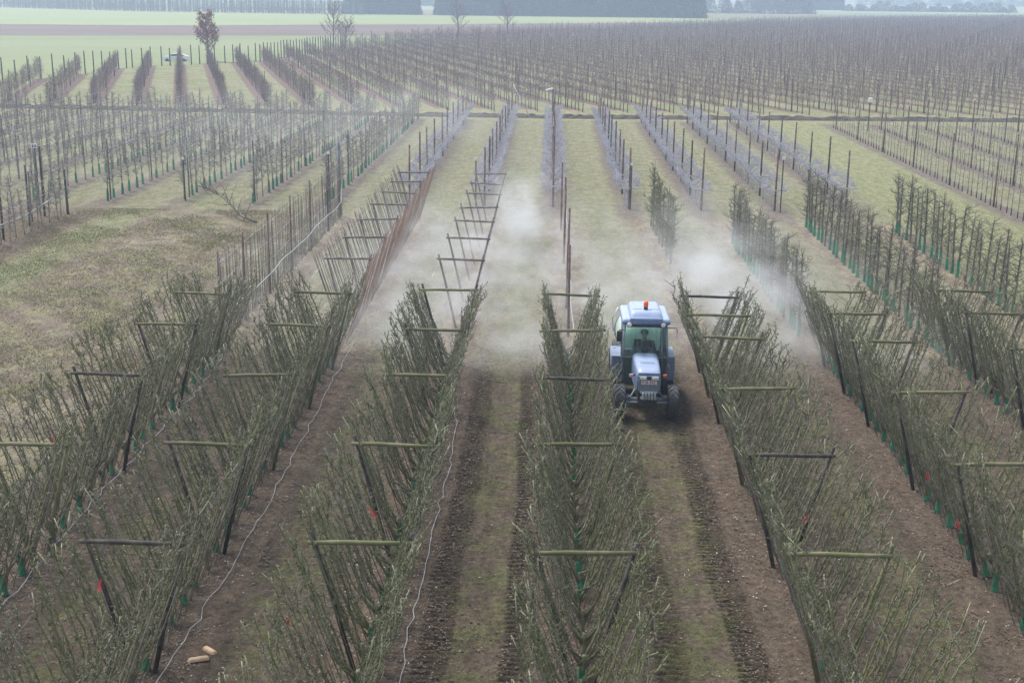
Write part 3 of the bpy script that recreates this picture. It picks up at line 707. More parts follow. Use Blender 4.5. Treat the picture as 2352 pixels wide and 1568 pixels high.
bare_tree('bare_tree', (-37.3, 222, 0), 9.0, 2, 'tall bare tree at the left corner of the far orchard by the ploughed field', None, .13, .8)
bare_tree('bare_tree', (-35.6, 224, 0), 5.5, 22, 'dense dark bush tree below the tall bare tree at the orchard corner', None, .14, 1.3)
bare_tree('bare_tree', (-21.0, 292, 0), 8.5, 3, 'bare tree in front of the conifer wood, left one of two', None, .2, 1.0)
bare_tree('bare_tree', (-10.5, 306, 0), 8.0, 4, 'bare tree in front of the conifer wood, right one of two', None, .2, 1.0)

# ------------------------------------------------------------------ woods and far orchard, far behind the crop field
M['conifer'] = mat('conifer', (.012, .026, .026), (.028, .05, .045), .25, .9, 0)
M['far_bush'] = mat('far_bush', (.16, .13, .13), (.11, .1, .1), .2, .9, 0)
def mass(name, x0, x1, y, depth, H, n, sz, m, label, seed, gap=4.0):
    r = np.random.RandomState(seed); nt_ = max(2, int((x1 - x0) / gap)); cx = np.linspace(x0, x1, nt_) + r.uniform(-gap * .3, gap * .3, nt_); hh = H * r.uniform(.6, 1.15, nt_)
    k = r.randint(0, nt_, n); t = r.rand(n) ** 1.3; rad = gap * .95 * (1.05 - t) ** .6; a = r.rand(n) * 6.28; q = np.sqrt(r.rand(n))
    c = np.stack([cx[k] + rad * q * np.cos(a), y + depth / 2 + depth * .5 * q * np.sin(a), t * hh[k]], -1)
    V = (c[:, None, :] + r.uniform(-sz, sz, (n, 3, 3))).reshape(-1, 3); V[:, 2] = np.maximum(V[:, 2], 0); T = np.arange(3 * n).reshape(-1, 3)
    return tag(link(name, bigmesh(name, V, T, m)), label, 'wood', kind='stuff')
mass('conifer_wood', -80, -55, 520, 8, 15, 16000, .8, M['conifer'], 'dark blue-green block of conifers, left of the gap', 1)
mass('conifer_wood', -43, 57, 512, 8, 15, 60000, .8, M['conifer'], 'long dark conifer wood right of the gap', 2)
mass('conifer_hedge', 121, 170, 790, 6, 14, 20000, 1.0, M['conifer'], 'dark tall hedge beside the far barn', 3)
mass('bush_belt', 55, 125, 640, 10, 9, 14000, .5, M['far_bush'], 'brown hazy bushes between conifer wood and barn', 4)
mass('bush_belt', 170, 262, 760, 8, 5, 16000, .5, M['far_bush'], 'low brown hazy bushes right of the far hedge', 5)
mass('tree_belt', -110, 10, 800, 10, 16, 16000, .9, M['far_bush'], 'pale hazy trees seen through the gap in the conifer wood', 6)
bare_tree('bare_tree', (318, 1000, 0), 16, 8, 'large pale tree standing in haze at the upper right, left one of two', None, .5, 1.1)
bare_tree('bare_tree', (336, 1010, 0), 17, 9, 'large pale tree standing in haze at the upper right, right one of two', None, .5, 1.1)
for i, (x0, x1, y) in enumerate([(280, 760, 1180)]):
    mass('tree_belt', x0, x1, y, 12, 9, 20000, 1.2, M['far_bush'], 'faint line of hazy trees on the horizon at the upper right', 12, 11)
P = []
for k in range(9):
    for x in np.arange(-300, -72, 3.0):
        yb = np.interp(x, [-300, -245, -168, -82, -70], [590, 579, 523, 508, 505]) + 2 + k * 4.2
        P.append((x + rnd.uniform(-.5, .5), yb, 0))
P = np.array(P); T = []
for i in range(5):
    b = far_template(800 + i, 5.2, 40, .07, full=True); V_, F_ = b.tris(); V_ = V_ * np.array([2.2, 2.2, 1]); T.append((V_, F_))
V_, T_ = replicate(T, P, nr.uniform(0, 6, len(P)), nr.uniform(.9, 1.1, len(P)))
tag(link('orchard_belt', bigmesh('orchard_belt', V_, T_, M['far_bush'])), 'hazy tall orchard rows beyond the bright green crop at the upper left', 'orchard', kind='stuff')
# barn
e = empty('barn', (114.5, 794, 0)); tag(e, 'dark open-sided timber barn beside the far hedge', 'barn')
b = MB()
for x in (-4.5, -1.5, 1.5, 4.5):
    for y in (0, 6): b.box((x, y, 3), (.35, .35, 6))
b.build('frame_posts', M['wood_dark'], e, False)
b = MB()
for z in (2.0, 4.2): b.box((0, -.2, z), (9.4, .12, .4))
b.build('rail', M['wood_dark'], e, False)
b = MB(); b.add([(-5.4, -1.2, 6), (5.4, -1.2, 6), (5.4, 3, 8.6), (-5.4, 3, 8.6), (5.4, 7.2, 6), (-5.4, 7.2, 6), (-5.4, -1.2, 5.8), (5.4, -1.2, 5.8), (5.4, 7.2, 5.8), (-5.4, 7.2, 5.8)],
                 [(0, 1, 2, 3), (3, 2, 4, 5), (6, 9, 8, 7), (0, 6, 7, 1), (5, 4, 8, 9), (1, 7, 8, 4, 2), (0, 3, 5, 9, 6)]); b.build('roof', mat('barn_roof', (.16, .12, .11), (.12, .1, .09), .5), e, False)

# ------------------------------------------------------------------ rounded solids
def rbox(c, d, bev=.03, seg=2, taper=None, rot=None):
    bm = bmesh.new(); bmesh.ops.create_cube(bm, size=1)
    for v in bm.verts:
        z = v.co.z + .5; v.co = Vector((v.co.x * d[0], v.co.y * d[1], v.co.z * d[2]))
        if taper and z > .5: v.co.x *= taper[0]; v.co.y = v.co.y * taper[1] + (taper[2] if len(taper) > 2 else 0)
    bmesh.ops.bevel(bm, geom=list(bm.edges), offset=bev, segments=seg, profile=.6, affect='EDGES')
    if rot: bmesh.ops.rotate(bm, verts=bm.verts, cent=(0, 0, 0), matrix=rot)
    V = [tuple(v.co + Vector(c)) for v in bm.verts]; bm.verts.index_update(); F = [tuple(v.index for v in f.verts) for f in bm.faces]; bm.free(); return V, F
def lathe(b, prof, c, axis='x', n=24):
    V = []; F = []
    for (a, rr) in prof:
        for j in range(n):
            t = 2 * math.pi * j / n; p = (a, rr * math.cos(t), rr * math.sin(t)) if axis == 'x' else ((rr * math.cos(t), a, rr * math.sin(t)) if axis == 'y' else (rr * math.cos(t), rr * math.sin(t), a))
            V.append((p[0] + c[0], p[1] + c[1], p[2] + c[2]))
    k = len(prof)
    for i in range(k - 1):
        for j in range(n): F.append((i * n + j, i * n + (j + 1) % n, (i + 1) * n + (j + 1) % n, (i + 1) * n + j))
    F.append(tuple(range(n))[::-1]); F.append(tuple((k - 1) * n + j for j in range(n))); b.add(V, F)
def part(name, m, parent, *solids, smooth=False):
    b = MB()
    for V, F in solids: b.add(V, F)
    return b.build(name, m, parent, smooth)

# ------------------------------------------------------------------ tractor
def dusty(name, c, dust, rough=.4, metallic=0, coat=.3, amt=.6):
    m, t, b = nodes(name); tc = N(t, 'ShaderNodeTexCoord'); g = N(t, 'ShaderNodeNewGeometry'); s = N(t, 'ShaderNodeSeparateXYZ'); t.links.new(g.outputs['Normal'], s.inputs[0])
    n1 = noise(t, tc.outputs['Object'], 5, 5, .7); mp = N(t, 'ShaderNodeMapping'); mp.inputs['Scale'].default_value = (16, 16, 1.5); t.links.new(tc.outputs['Object'], mp.inputs[0]); n2 = noise(t, mp.outputs[0], 1.5, 4)
    f = math_n(t, 'MULTIPLY', sstep(t, s.outputs[2], -.1, .75), amt); f = math_n(t, 'ADD', f, math_n(t, 'MULTIPLY', math_n(t, 'SUBTRACT', n1, .35), .7)); f = math_n(t, 'ADD', f, math_n(t, 'MULTIPLY', math_n(t, 'SUBTRACT', n2, .5), .6), True)
    t.links.new(mixc(t, f, c, dust), b.inputs['Base Color']); b.inputs['Roughness'].default_value = rough; b.inputs['Metallic'].default_value = metallic
    b.inputs['Coat Weight'].default_value = coat; return m
DUST = (.55, .62, .78)
M['t_blue'] = dusty('paint_blue', (.09, .15, .38), (.42, .5, .66), .5, coat=.15, amt=.8)
M['t_pale'] = dusty('paint_pale_blue', (.17, .24, .42), (.42, .50, .68), .45, coat=.25, amt=.6)
M['t_grey'] = dusty('grey_plastic', (.14, .17, .2), (.36, .41, .47), .5, amt=.4)
M['t_fender'] = dusty('fender', (.15, .21, .33), (.42, .5, .66), .45, amt=.45)
M['t_steel'] = dusty('frame_steel', (.13, .15, .19), (.33, .37, .45), .5, .2)
M['t_dark'] = mat('dark_metal', (.035, .04, .045), (.07, .075, .08), 5, .6)
M['t_int'] = mat('cab_interior', (.04, .06, .055), (.06, .085, .075), 4, .7)
M['tyre'] = dusty('tyre_rubber', (.035, .037, .042), (.15, .155, .165), .8, coat=0, amt=.35)
M['rim'] = dusty('rim', (.2, .25, .32), (.4, .44, .5), .5)
M['amber'] = mat('orange_lens', (1.0, .13, .04), (.95, .11, .03), 4, .25, 0)
M['lens'] = mat('lamp_lens', (.9, .9, .88), (.75, .76, .76), 10, .15, 0)
M['chrome'] = mat('weight_metal', (.62, .66, .72), (.4, .44, .5), 6, .35, 0, metallic=.5)
M['ind_r'] = mat('indicator_orange', (.7, .16, .06), (.6, .13, .05), 4, .3, 0)
M['ind_w'] = mat('indicator_pale', (.7, .45, .42), (.6, .4, .36), 4, .3, 0)
M['plate'] = mat('plate_white', (.85, .8, .8), (.78, .73, .73), 30, .5, 0)
M['plate_red'] = mat('plate_red', (.2, .045, .05), None, 30, .5, 0)
m, t, b = nodes('cab_glass'); M['glass'] = m
gl = N(t, 'ShaderNodeBsdfGlossy'); gl.inputs['Roughness'].default_value = .08; tp = N(t, 'ShaderNodeBsdfTransparent'); tp.inputs[0].default_value = (.90, .975, .95, 1)
df_ = N(t, 'ShaderNodeBsdfDiffuse'); df_.inputs[0].default_value = (.45, .62, .58, 1)
lw = N(t, 'ShaderNodeLayerWeight'); lw.inputs[0].default_value = .25; mx = N(t, 'ShaderNodeMixShader'); t.links.new(lw.outputs['Fresnel'], mx.inputs[0]); t.links.new(tp.outputs[0], mx.inputs[1]); t.links.new(gl.outputs[0], mx.inputs[2])
tc = N(t, 'ShaderNodeTexCoord'); mp = N(t, 'ShaderNodeMapping'); mp.inputs['Scale'].default_value = (9, 9, 1.2); t.links.new(tc.outputs['Object'], mp.inputs[0]); f = noise(t, mp.outputs[0], 1.6, 4)
mx2 = N(t, 'ShaderNodeMixShader'); t.links.new(math_n(t, 'MULTIPLY', sstep(t, f, .35, .8), .22), mx2.inputs[0]); t.links.new(mx.outputs[0], mx2.inputs[1]); t.links.new(df_.outputs[0], mx2.inputs[2])
t.links.new(mx2.outputs[0], t.nodes['Material Output'].inputs[0])
m, t, b = nodes('glass_green'); M['glass_green'] = m; b.inputs['Base Color'].default_value = (.05, .1, .09, 1); b.inputs['Roughness'].default_value = .12

T = empty('tractor', (2.39, 30.5, 0)); tag(T, 'dusty blue narrow orchard tractor with orange beacon driving towards the viewer', 'tractor')
def wheel(name, x, y, rad, wid, side):
    tb = MB(); h = wid / 2
    lathe(tb, [(-h * .85, rad * .58), (-h, rad * .72), (-h * .95, rad * .88), (-h * .72, rad * .945), (0, rad * .955), (h * .72, rad * .945), (h * .95, rad * .88), (h, rad * .72), (h * .85, rad * .58)], (x, y, rad), 'x', 36)
    nl = 18
    for i in range(nl * 2):    # chevron lugs
        a0 = i * math.pi / nl; s = 1 if i % 2 else -1; V = []
        for q in range(4):
            u = q / 3; xx = s * (h * .04 + u * h * .93); a = a0 + u * .30; rr_ = rad * (1.0 if q < 3 else .95)
            for da in (-.05, .05):
                for dr in (.90, 1.0):
                    V.append((x + xx, y - math.sin(a + da) * rr_ * dr, rad + math.cos(a + da) * rr_ * dr))
        F = []
        for q in range(3):
            o = q * 4; F += [(o + 1, o + 3, o + 7, o + 5), (o, o + 1, o + 5, o + 4), (o + 2, o + 6, o + 7, o + 3)]
        F += [(0, 2, 3, 1), (12, 13, 15, 14)]; tb.add(V, F)
    wv = empty(name); wv.parent = T
    tb.build('tyre', M['tyre'], wv, False)
    rb = MB(); hh = h * .8
    lathe(rb, [(-hh, rad * .6), (-hh * .6, rad * .55), (-hh * .4, rad * .2), (0, rad * .15), (hh * .4, rad * .2), (hh * .6, rad * .55), (hh, rad * .6)], (x, y, rad), 'x', 24); rb.build('rim', M['rim'], wv, True)
for s in (-1, 1):
    wheel('front_wheel', s * .63, -1.2, .425, .27, s); wheel('rear_wheel', s * .62, .85, .60, .36, s)
# chassis, axle
b = MB(); b.add(*rbox((0, -.1, .52), (.36, 2.3, .34), .03)); b.add(*rbox((0, .85, .6), (.9, .3, .3), .05)); b.build('chassis', M['t_dark'], T, False)
b = MB(); b.add(*rbox((0, -1.2, .45), (1.0, .14, .15), .04)); b.add(*rbox((0, -1.24, .46), (.42, .2, .2), .05)); b.tube([(-.5, -1.33, .44), (.5, -1.33, .44)], .028, 8)
b.add(*rbox((-.45, -1.2, .43), (.12, .18, .3), .03)); b.add(*rbox((.45, -1.2, .43), (.12, .18, .3), .03))
b.tube([(-.42, -1.28, .5), (-.2, -1.05, .8)], .02, 6); b.tube([(.42, -1.28, .5), (.2, -1.05, .8)], .02, 6); b.build('front_axle', M['t_steel'], T, False)
# hood: tapered pale top with a blue lower lip, grey grille
def hoodshape():
    secs = [(-1.76, .26, .86, 1.22), (-1.78, .265, .9, 1.27), (-1.70, .285, .86, 1.345), (-1.45, .30, .84, 1.385), (-.9, .315, .82, 1.40), (-.33, .33, .8, 1.385)]
    V = []; n = 14
    for (y, hw, zb, zt) in secs:
        for j in range(n):
            u = j / (n - 1); a = math.pi * u; cx = math.cos(a); sz = math.sin(a)
            X = hw * math.copysign(abs(cx) ** .35, cx); zc = zt - .16; z = zb + (zc - zb) * min(1, sz * 3) if sz < .33 else zc + (zt - zc) * ((sz - .33) / .67) ** .55
            V.append((X, y, z))
    F = [(i * n + j, i * n + j + 1, (i + 1) * n + j + 1, (i + 1) * n + j) for i in range(len(secs) - 1) for j in range(n - 1)]; F.append(tuple(range(n))[::-1]); return V, F
part('hood', M['t_pale'], T, hoodshape(), smooth=True)
part('hood_badge_line', M['t_grey'], T, rbox((0, -1.2, 1.405), (.34, .012, .006), .002, 1), rbox((0, -1.27, 1.404), (.34, .012, .006), .002, 1))
part('hood_lip', M['t_blue'], T, rbox((0, -1.775, 1.285), (.50, .06, .085), .025))
part('grille', M['t_grey'], T, rbox((0, -1.79, 1.0), (.50, .08, .34), .05, 3, (1.04, 1)), rbox((0, -1.80, 1.205), (.50, .07, .10), .03))
for s in (-1, 1):
    part('headlight', M['lens'], T, rbox((s * .14, -1.845, 1.205), (.16, .03, .075), .014))
part('grille_vent', M['t_dark'], T, rbox((0, -1.84, 1.205), (.1, .02, .06), .006))
# side engine panels
part('engine', M['t_dark'], T, rbox((0, -1.0, .72), (.46, 1.2, .5), .04))
# number plate
pl = part('number_plate', M['plate'], T, rbox((.0, -1.848, 1.095), (.36, .012, .105), .004, 1))
G5 = {'F': ['1111', '1000', '1110', '1000', '1000'], 'J': ['0011', '0001', '0001', '1001', '0110'], 'A': ['0110', '1001', '1111', '1001', '1001'], '2': ['1110', '0001', '0110', '1000', '1111'], '4': ['1010', '1010', '1111', '0010', '0010'], '.': ['0000', '0000', '0110', '0000', '0000']}
b = MB(); px = -.15
for ch in 'FJA.242':
    for ri, row in enumerate(G5[ch]):
        for ci, v in enumerate(row):
            if v == '1': b.box((px + ci * .0095, -1.8555, 1.126 - ri * .0155), (.0100, .003, .0160))
    px += .046 if ch != '.' else .034
for z in (1.046, 1.144): b.box((0, -1.8555, z), (.35, .002, .005))
b.build('plate_characters', M['plate_red'], pl, False)
# front weights
wts = MB(); wts.add(*rbox((0, -1.83, .86), (.40, .12, .05), .01))
for i in range(5): wts.add(*rbox((-.14 + .07 * i, -1.88, .79), (.042, .2, .16), .012))
wts.add(*rbox((0, -1.83, .72), (.38, .12, .04), .01)); wts.add(*rbox((0, -1.7, .74), (.3, .3, .08), .01)); wts.build('front_weights', M['chrome'], T, False)
# indicators
for s, m_ in ((-1, M['ind_w']), (1, M['ind_r'])):
    ind = part('indicator', m_, T, rbox((s * .40, -1.5, 1.16), (.09, .06, .075), .015)); part('indicator_arm', M['t_dark'], ind, rbox((s * .32, -1.47, 1.16), (.1, .03, .03), .006))
# cab: pillars, lower panels, glass
cy0, cy1 = -.32, .95
b = MB()
for s in (-1, 1):
    b.tube([(s * .47, cy0 - .02, .55), (s * .56, cy0, 1.2), (s * .50, cy0 + .06, 2.14)], .026, 8); b.tube([(s * .50, cy1, .9), (s * .50, cy1, 2.14)], .03, 8); b.tube([(s * .55, .35, .6), (s * .52, .38, 2.14)], .022, 8)
b.tube([(-.55, cy0 - .01, 1.27), (.55, cy0 - .01, 1.27)], .014, 6); b.tube([(-.5, cy1, 1.1), (.5, cy1, 1.1)], .03, 6); b.build('cab_pillars', M['t_steel'], T, True)
def quad(a, b_, c, d, th=.008, nrm=(0, -1, 0)):
    n_ = Vector(nrm) * th; P = [Vector(p) for p in (a, b_, c, d)]; V = [tuple(p) for p in P] + [tuple(p - n_) for p in P]
    return V, [(0, 1, 2, 3), (7, 6, 5, 4), (0, 4, 5, 1), (1, 5, 6, 2), (2, 6, 7, 3), (3, 7, 4, 0)]
part('windscreen', M['glass'], T, quad((-.545, cy0 + .005, 1.29), (.545, cy0 + .005, 1.29), (.485, cy0 + .06, 2.12), (-.485, cy0 + .06, 2.12)))
part('rear_window', M['glass'], T, quad((-.47, cy1, 1.13), (.47, cy1, 1.13), (.47, cy1, 2.12), (-.47, cy1, 2.12)))
for s in (-1, 1):
    part('side_window', M['glass'], T, quad((s * .555, cy0 + .03, 1.2), (s * .545, .34, 1.2), (s * .51, .36, 2.12), (s * .50, cy0 + .09, 2.12), nrm=(s, 0, 0)), quad((s * .545, .40, 1.1), (s * .50, .92, 1.1), (s * .50, .92, 2.12), (s * .51, .40, 2.12), nrm=(s, 0, 0)))
part('lower_front_panel', M['glass_green'], T, quad((-.53, cy0 + .01, .55), (.53, cy0 + .01, .55), (.55, cy0 + .005, 1.255), (-.55, cy0 + .005, 1.255)))
part('cab_floor', M['t_int'], T, rbox((0, .32, .62), (1.02, 1.2, .08), .02), rbox((0, -.12, 1.08), (.5, .2, .4), .05), rbox((0, .9, .95), (.98, .05, .34), .02))
part('visor', M['t_dark'], T, rbox((0, cy0 + .075, 2.06), (.92, .03, .1), .02))
# seat and steering wheel
part('seat', M['t_int'], T, rbox((0, .5, .95), (.46, .44, .12), .04), rbox((0, .72, 1.2), (.44, .1, .5), .04))
b = MB(); b.tube([(.19 * math.cos(a), .08 + .19 * math.sin(a) * .85, 1.30 + .19 * math.sin(a) * .5) for a in np.linspace(0, 2 * math.pi, 20)], .014, 6, False); b.tube([(0, -.1, 1.05), (0, .08, 1.3)], .025, 6); b.box((0, .08, 1.3), (.36, .03, .02)); b.build('steering_wheel', M['t_dark'], T, True)
# roof
part('roof', M['t_blue'], T, rbox((0, .33, 2.185), (1.2, 1.5, .15), .07, 3, (.95, .95)), smooth=True)
part('roof_hatch', M['t_pale'], T, rbox((0, .26, 2.31), (.84, 1.34, .19), .085, 3, (.84, .86, .06)), rbox((0, -.42, 2.25), (.80, .05, .08), .02), smooth=True)
part('roof_vent', M['t_grey'], T, rbox((-.2, .0, 2.405), (.22, .05, .015), .005, 1), rbox((.2, .0, 2.405), (.22, .05, .015), .005, 1), rbox((-.26, -.2, 2.37), (.05, .05, .02), .005, 1), rbox((.26, -.2, 2.37), (.05, .05, .02), .005, 1))
bc = MB(); lathe(bc, [(2.36, .06), (2.47, .05), (2.475, .052)], (0, -.02, 0), 'z', 14); bo = bc.build('beacon_base', M['t_dark'], T, True)
bc = MB(); lathe(bc, [(2.475, .058), (2.56, .062), (2.60, .05), (2.615, .02)], (0, -.02, 0), 'z', 16); bc.build('beacon', M['amber'], T, True)
for s in (-1, 1):
    wl = MB(); lathe(wl, [(-.02, .072), (.05, .066)], (s * .41, cy0 - .08, 2.12), 'y', 18); wo_ = wl.build('work_light', M['t_dark'], T, True)
    wl = MB(); lathe(wl, [(-.034, .05), (-.021, .06)], (s * .41, cy0 - .08, 2.12), 'y', 18); wl.build('lamp_lens', M['lens'], wo_, True)
b = MB(); b.tube([(.42, -.48, .92), (.39, -.46, 1.5), (.37, -.42, 2.0), (.40, -.40, 2.09)], [.024, .022, .022, .022], 8); b.build('exhaust_pipe', M['t_steel'], T, True)
b = MB(); b.tube([(.52, -.3, 2.02), (.74, -.34, 2.03), (.755, -.34, 1.98), (.755, -.34, 1.74)], .011, 6); b.build('mirror_arm', M['t_dark'], T, True)
mr = part('mirror', M['t_dark'], T, rbox((-.64, -.33, 1.80), (.13, .05, .27), .04, 3), smooth=True); part('mirror_arm', M['t_dark'], mr, rbox((-.58, -.3, 1.95), (.14, .02, .02), .005, 1), rbox((-.6, -.3, 1.62), (.1, .02, .02), .005, 1))
b = MB(); b.tube([(.58, -.25, .9), (.61, -.28, 1.0), (.58, -.25, 1.1)], .012, 6); b.build('grab_handle', M['chrome'], T, True)
# wiper
b = MB(); b.tube([(0, cy0 - .02, 1.3), (.02, cy0 + .0, 1.75)], .008, 5); b.add(*rbox((0, cy0 - .02, 1.32), (.12, .03, .09), .02, 2, (.3, 1))); b.build('wiper', M['t_dark'], T, False)
# rear fenders
for s in (-1, 1):
    V = []; F = []; n = 12; prof = [(.52, -.0), (.78, 0), (.80, -.02), (.80, -.14)]
    for i in range(n + 1):
        a = R(-75 + 150 * i / n)
        for (x_, dr) in prof: V.append((s * x_, .85 + math.sin(a) * (.66 + dr), .60 + math.cos(a) * (.60 + dr)))
    for i in range(n):
        for j in range(3): F.append((i * 4 + j, i * 4 + j + 1, (i + 1) * 4 + j + 1, (i + 1) * 4 + j))
    part('rear_fender', M['t_fender'], T, (V, F), rbox((s * .655, .24, .84), (.27, .045, .62), .02, 2), smooth=False)
part('step', M['t_dark'], T, rbox((-.6, -.1, .42), (.2, .25, .03), .008), rbox((.6, -.1, .42), (.2, .25, .03), .008), rbox((-.55, -.1, .52), (.03, .25, .2), .005, 1), rbox((.55, -.1, .52), (.03, .25, .2), .005, 1))

# ------------------------------------------------------------------ driver (continuous skinned body, seated, hands on the wheel)
def skin_body(name, verts, edges, radii, m, parent, sub=2):
    me = bpy.data.meshes.new(name); me.from_pydata(verts, edges, []); o = bpy.data.objects.new(name, me); col.objects.link(o)
    md = o.modifiers.new('s', 'SKIN'); 
    for i, rr_ in enumerate(radii): me.skin_vertices[0].data[i].radius = (rr_ if isinstance(rr_, tuple) else (rr_, rr_))
    me.skin_vertices[0].data[0].use_root = True
    o.modifiers.new('u', 'SUBSURF').levels = sub
    dg = bpy.context.evaluated_depsgraph_get(); me2 = bpy.data.meshes.new_from_object(o.evaluated_get(dg)); me2.name = name; bpy.data.objects.remove(o)
    me2.materials.clear(); me2.materials.append(m); me2.polygons.foreach_set('use_smooth', [True] * len(me2.polygons)); return link(name, me2, parent)
D = empty('person', (2.42, 30.98, .98)); tag(D, 'driver in dark jacket and cap seated in the tractor cab, hands on the wheel', 'person')
M['jacket'] = mat('jacket', (.022, .026, .032), (.035, .04, .046), 5, .8, 0); M['skin'] = mat('skin', (.30, .19, .14), (.26, .16, .12), 5, .6, 0); M['cap'] = mat('cap', (.03, .032, .038), None, 5, .8, 0)
vb = [(0, 0, .05), (0, .0, .25), (0, -.02, .42), (0, -.03, .52), (-.19, -.03, .46), (-.27, -.08, .24), (-.20, -.3, .16), (-.14, -.38, .30), (.19, -.03, .46), (.27, -.08, .24), (.20, -.3, .16), (.14, -.38, .30), (-.12, -.38, .03), (.12, -.38, .03), (-.13, -.45, -.33), (.13, -.45, -.33), (-.11, -.05, .03), (.11, -.05, .03)]
eb = [(0, 1), (1, 2), (2, 3), (2, 4), (4, 5), (5, 6), (6, 7), (2, 8), (8, 9), (9, 10), (10, 11), (0, 16), (16, 12), (12, 14), (0, 17), (17, 13), (13, 15)]
rb_ = [(.16, .12), (.17, .12), (.19, .115), .06, .085, .058, .045, .036, .085, .058, .045, .036, .075, .075, .05, .05, .09, .09]
skin_body('body', vb, eb, rb_, M['jacket'], D)
hd = [(0, -.03, .50), (0, -.035, .56), (0, -.045, .63), (0, -.05, .71), (0, -.045, .755), (0, -.125, .665), (0, -.1, .605), (-.085, -.04, .665), (.085, -.04, .665)]
skin_body('head', hd, [(0, 1), (1, 2), (2, 3), (3, 4), (3, 5), (2, 6), (3, 7), (3, 8)], [.05, .052, (.072, .085), (.08, .095), (.06, .07), .018, .03, (.012, .025), (.012, .025)], M['skin'], D)
cp = MB(); lathe(cp, [(.0, .1), (.035, .102), (.075, .085), (.1, .05), (.108, .01)], (0, -.045, .70), 'z', 18); cp.add(*rbox((0, -.16, .71), (.14, .1, .012), .005, 1)); cp.build('cap', M['cap'], D, True)
fe_ = MB()
for s in (-1, 1): fe_.add(*rbox((s * .03, -.137, .685), (.018, .008, .01), .003, 1))
fe_.add(*rbox((0, -.132, .605), (.04, .008, .008), .003, 1)); fe_.build('face', M['cap'], D)
for s in (-1, 1):
    hb_ = MB(); px_, py_, pz_ = s * .13, -.41, .33; V, F = rbox((px_, py_, pz_), (.07, .075, .028), .01, 2); hb_.add(V, F)
    for k in range(4):
        x_ = px_ + (-.027 + .018 * k); L_ = (.62, .78, .72, .55)[k] * .07
        hb_.tube([(x_, py_ - .035, pz_ + .005), (x_, py_ - .035 - L_ * .6, pz_ + .01), (x_, py_ - .035 - L_ * .75, pz_ - .02), (x_, py_ - .03 - L_ * .3, pz_ - .035)], [.009, .009, .008, .007], 6)
    hb_.tube([(px_ - s * .035, py_ + .01, pz_), (px_ - s * .05, py_ - .02, pz_ - .01), (px_ - s * .045, py_ - .045, pz_ - .025)], [.011, .0095, .008], 6); hb_.build('hand', M['skin'], D, True)

# ------------------------------------------------------------------ sprayer towed behind
SP = empty('orchard_sprayer', (2.45, 33.4, 0)); tag(SP, 'green tank sprayer towed behind the blue tractor', 'sprayer')
M['tank'] = dusty('tank_green', (.42, .60, .50), (.66, .78, .71), .4, amt=.4); M['tank_y'] = mat('tank_lid', (.7, .75, .12), None, 4, .5, 0)
tk = MB(); lathe(tk, [(-.95, .2), (-.9, .42), (-.78, .54), (-.4, .60), (.4, .60), (.7, .55), (.8, .4)], (0, .1, 1.0), 'y', 26); tk.build('tank', M['tank'], SP, True)
tk = MB(); lathe(tk, [(0, .17), (.06, .17), (.08, .12)], (-.05, -.25, 1.58), 'z', 18); tk.build('tank_lid', M['tank_y'], SP, True)
tk = MB(); lathe(tk, [(.85, .5), (.9, .58), (1.15, .60), (1.25, .5)], (0, .1, .8), 'y', 26); tk.build('fan_housing', M['t_dark'], SP, True)
part('sprayer_frame', M['t_dark'], SP, rbox((-.3, 0, .42), (.08, 2.2, .1), .02), rbox((.3, 0, .42), (.08, 2.2, .1), .02), rbox((0, -1.5, .45), (.08, 1.1, .08), .02), rbox((0, .4, .38), (1.2, .1, .1), .02))
for s in (-1, 1):
    tk = MB(); lathe(tk, [(-.12, .2), (-.13, .3), (-.09, .36), (.09, .36), (.13, .3), (.12, .2)], (s * .55, .4, .36), 'x', 24); tk.build('wheel', M['tyre'], SP, True)
    tk = MB(); tk.tube([(s * .35, 1.15, .5), (s * .62, 1.15, .8), (s * .66, 1.15, 1.15), (s * .5, 1.15, 1.45)], .02, 6); tk.build('nozzle_arc', M['chrome'], SP, True)

# ------------------------------------------------------------------ car behind the stakes
CAR = empty('parked_car', (-51.6, 178.0, -.1), R(8)); CAR.scale = (.82, .82, .82); tag(CAR, 'small white and grey car parked behind the dark stakes on the green field', 'car')
def carbody():
    prof = [(-2.1, .35), (-2.15, .75), (-2.0, .9), (-1.1, 1.0), (-.5, 1.38), (.9, 1.42), (1.7, 1.05), (2.1, .95), (2.15, .35)]
    V = [(x, s * (.8 if z < 1.02 else .66), z) for s in (-1, 1) for x, z in prof]; n = len(prof); F = [tuple(range(n)), tuple(range(n, 2 * n))[::-1]]
    F += [(i, (i + 1) % n, n + (i + 1) % n, n + i)[::-1] for i in range(n)]; return V, F
part('body', mat('car_white', (.75, .76, .78), (.68, .69, .7), 2, .25, 0), CAR, carbody())
part('window', M['glass_green'], CAR, ([(-.95, -.795, 1.02), (-.45, -.69, 1.32), (.85, -.69, 1.34), (1.45, -.795, 1.04), (-.95, -.83, 1.02), (-.45, -.73, 1.32), (.85, -.73, 1.34), (1.45, -.83, 1.04)], [(4, 5, 6, 7), (0, 3, 2, 1), (0, 1, 5, 4), (1, 2, 6, 5), (2, 3, 7, 6), (3, 0, 4, 7)]))
for x in (-1.35, 1.35):
    for s in (-1, 1):
        tk = MB(); lathe(tk, [(-.1, .2), (-.11, .3), (.11, .3), (.1, .2)], (x, s * .75, .31), 'y', 20); tk.build('wheel', M['tyre'], CAR, True)

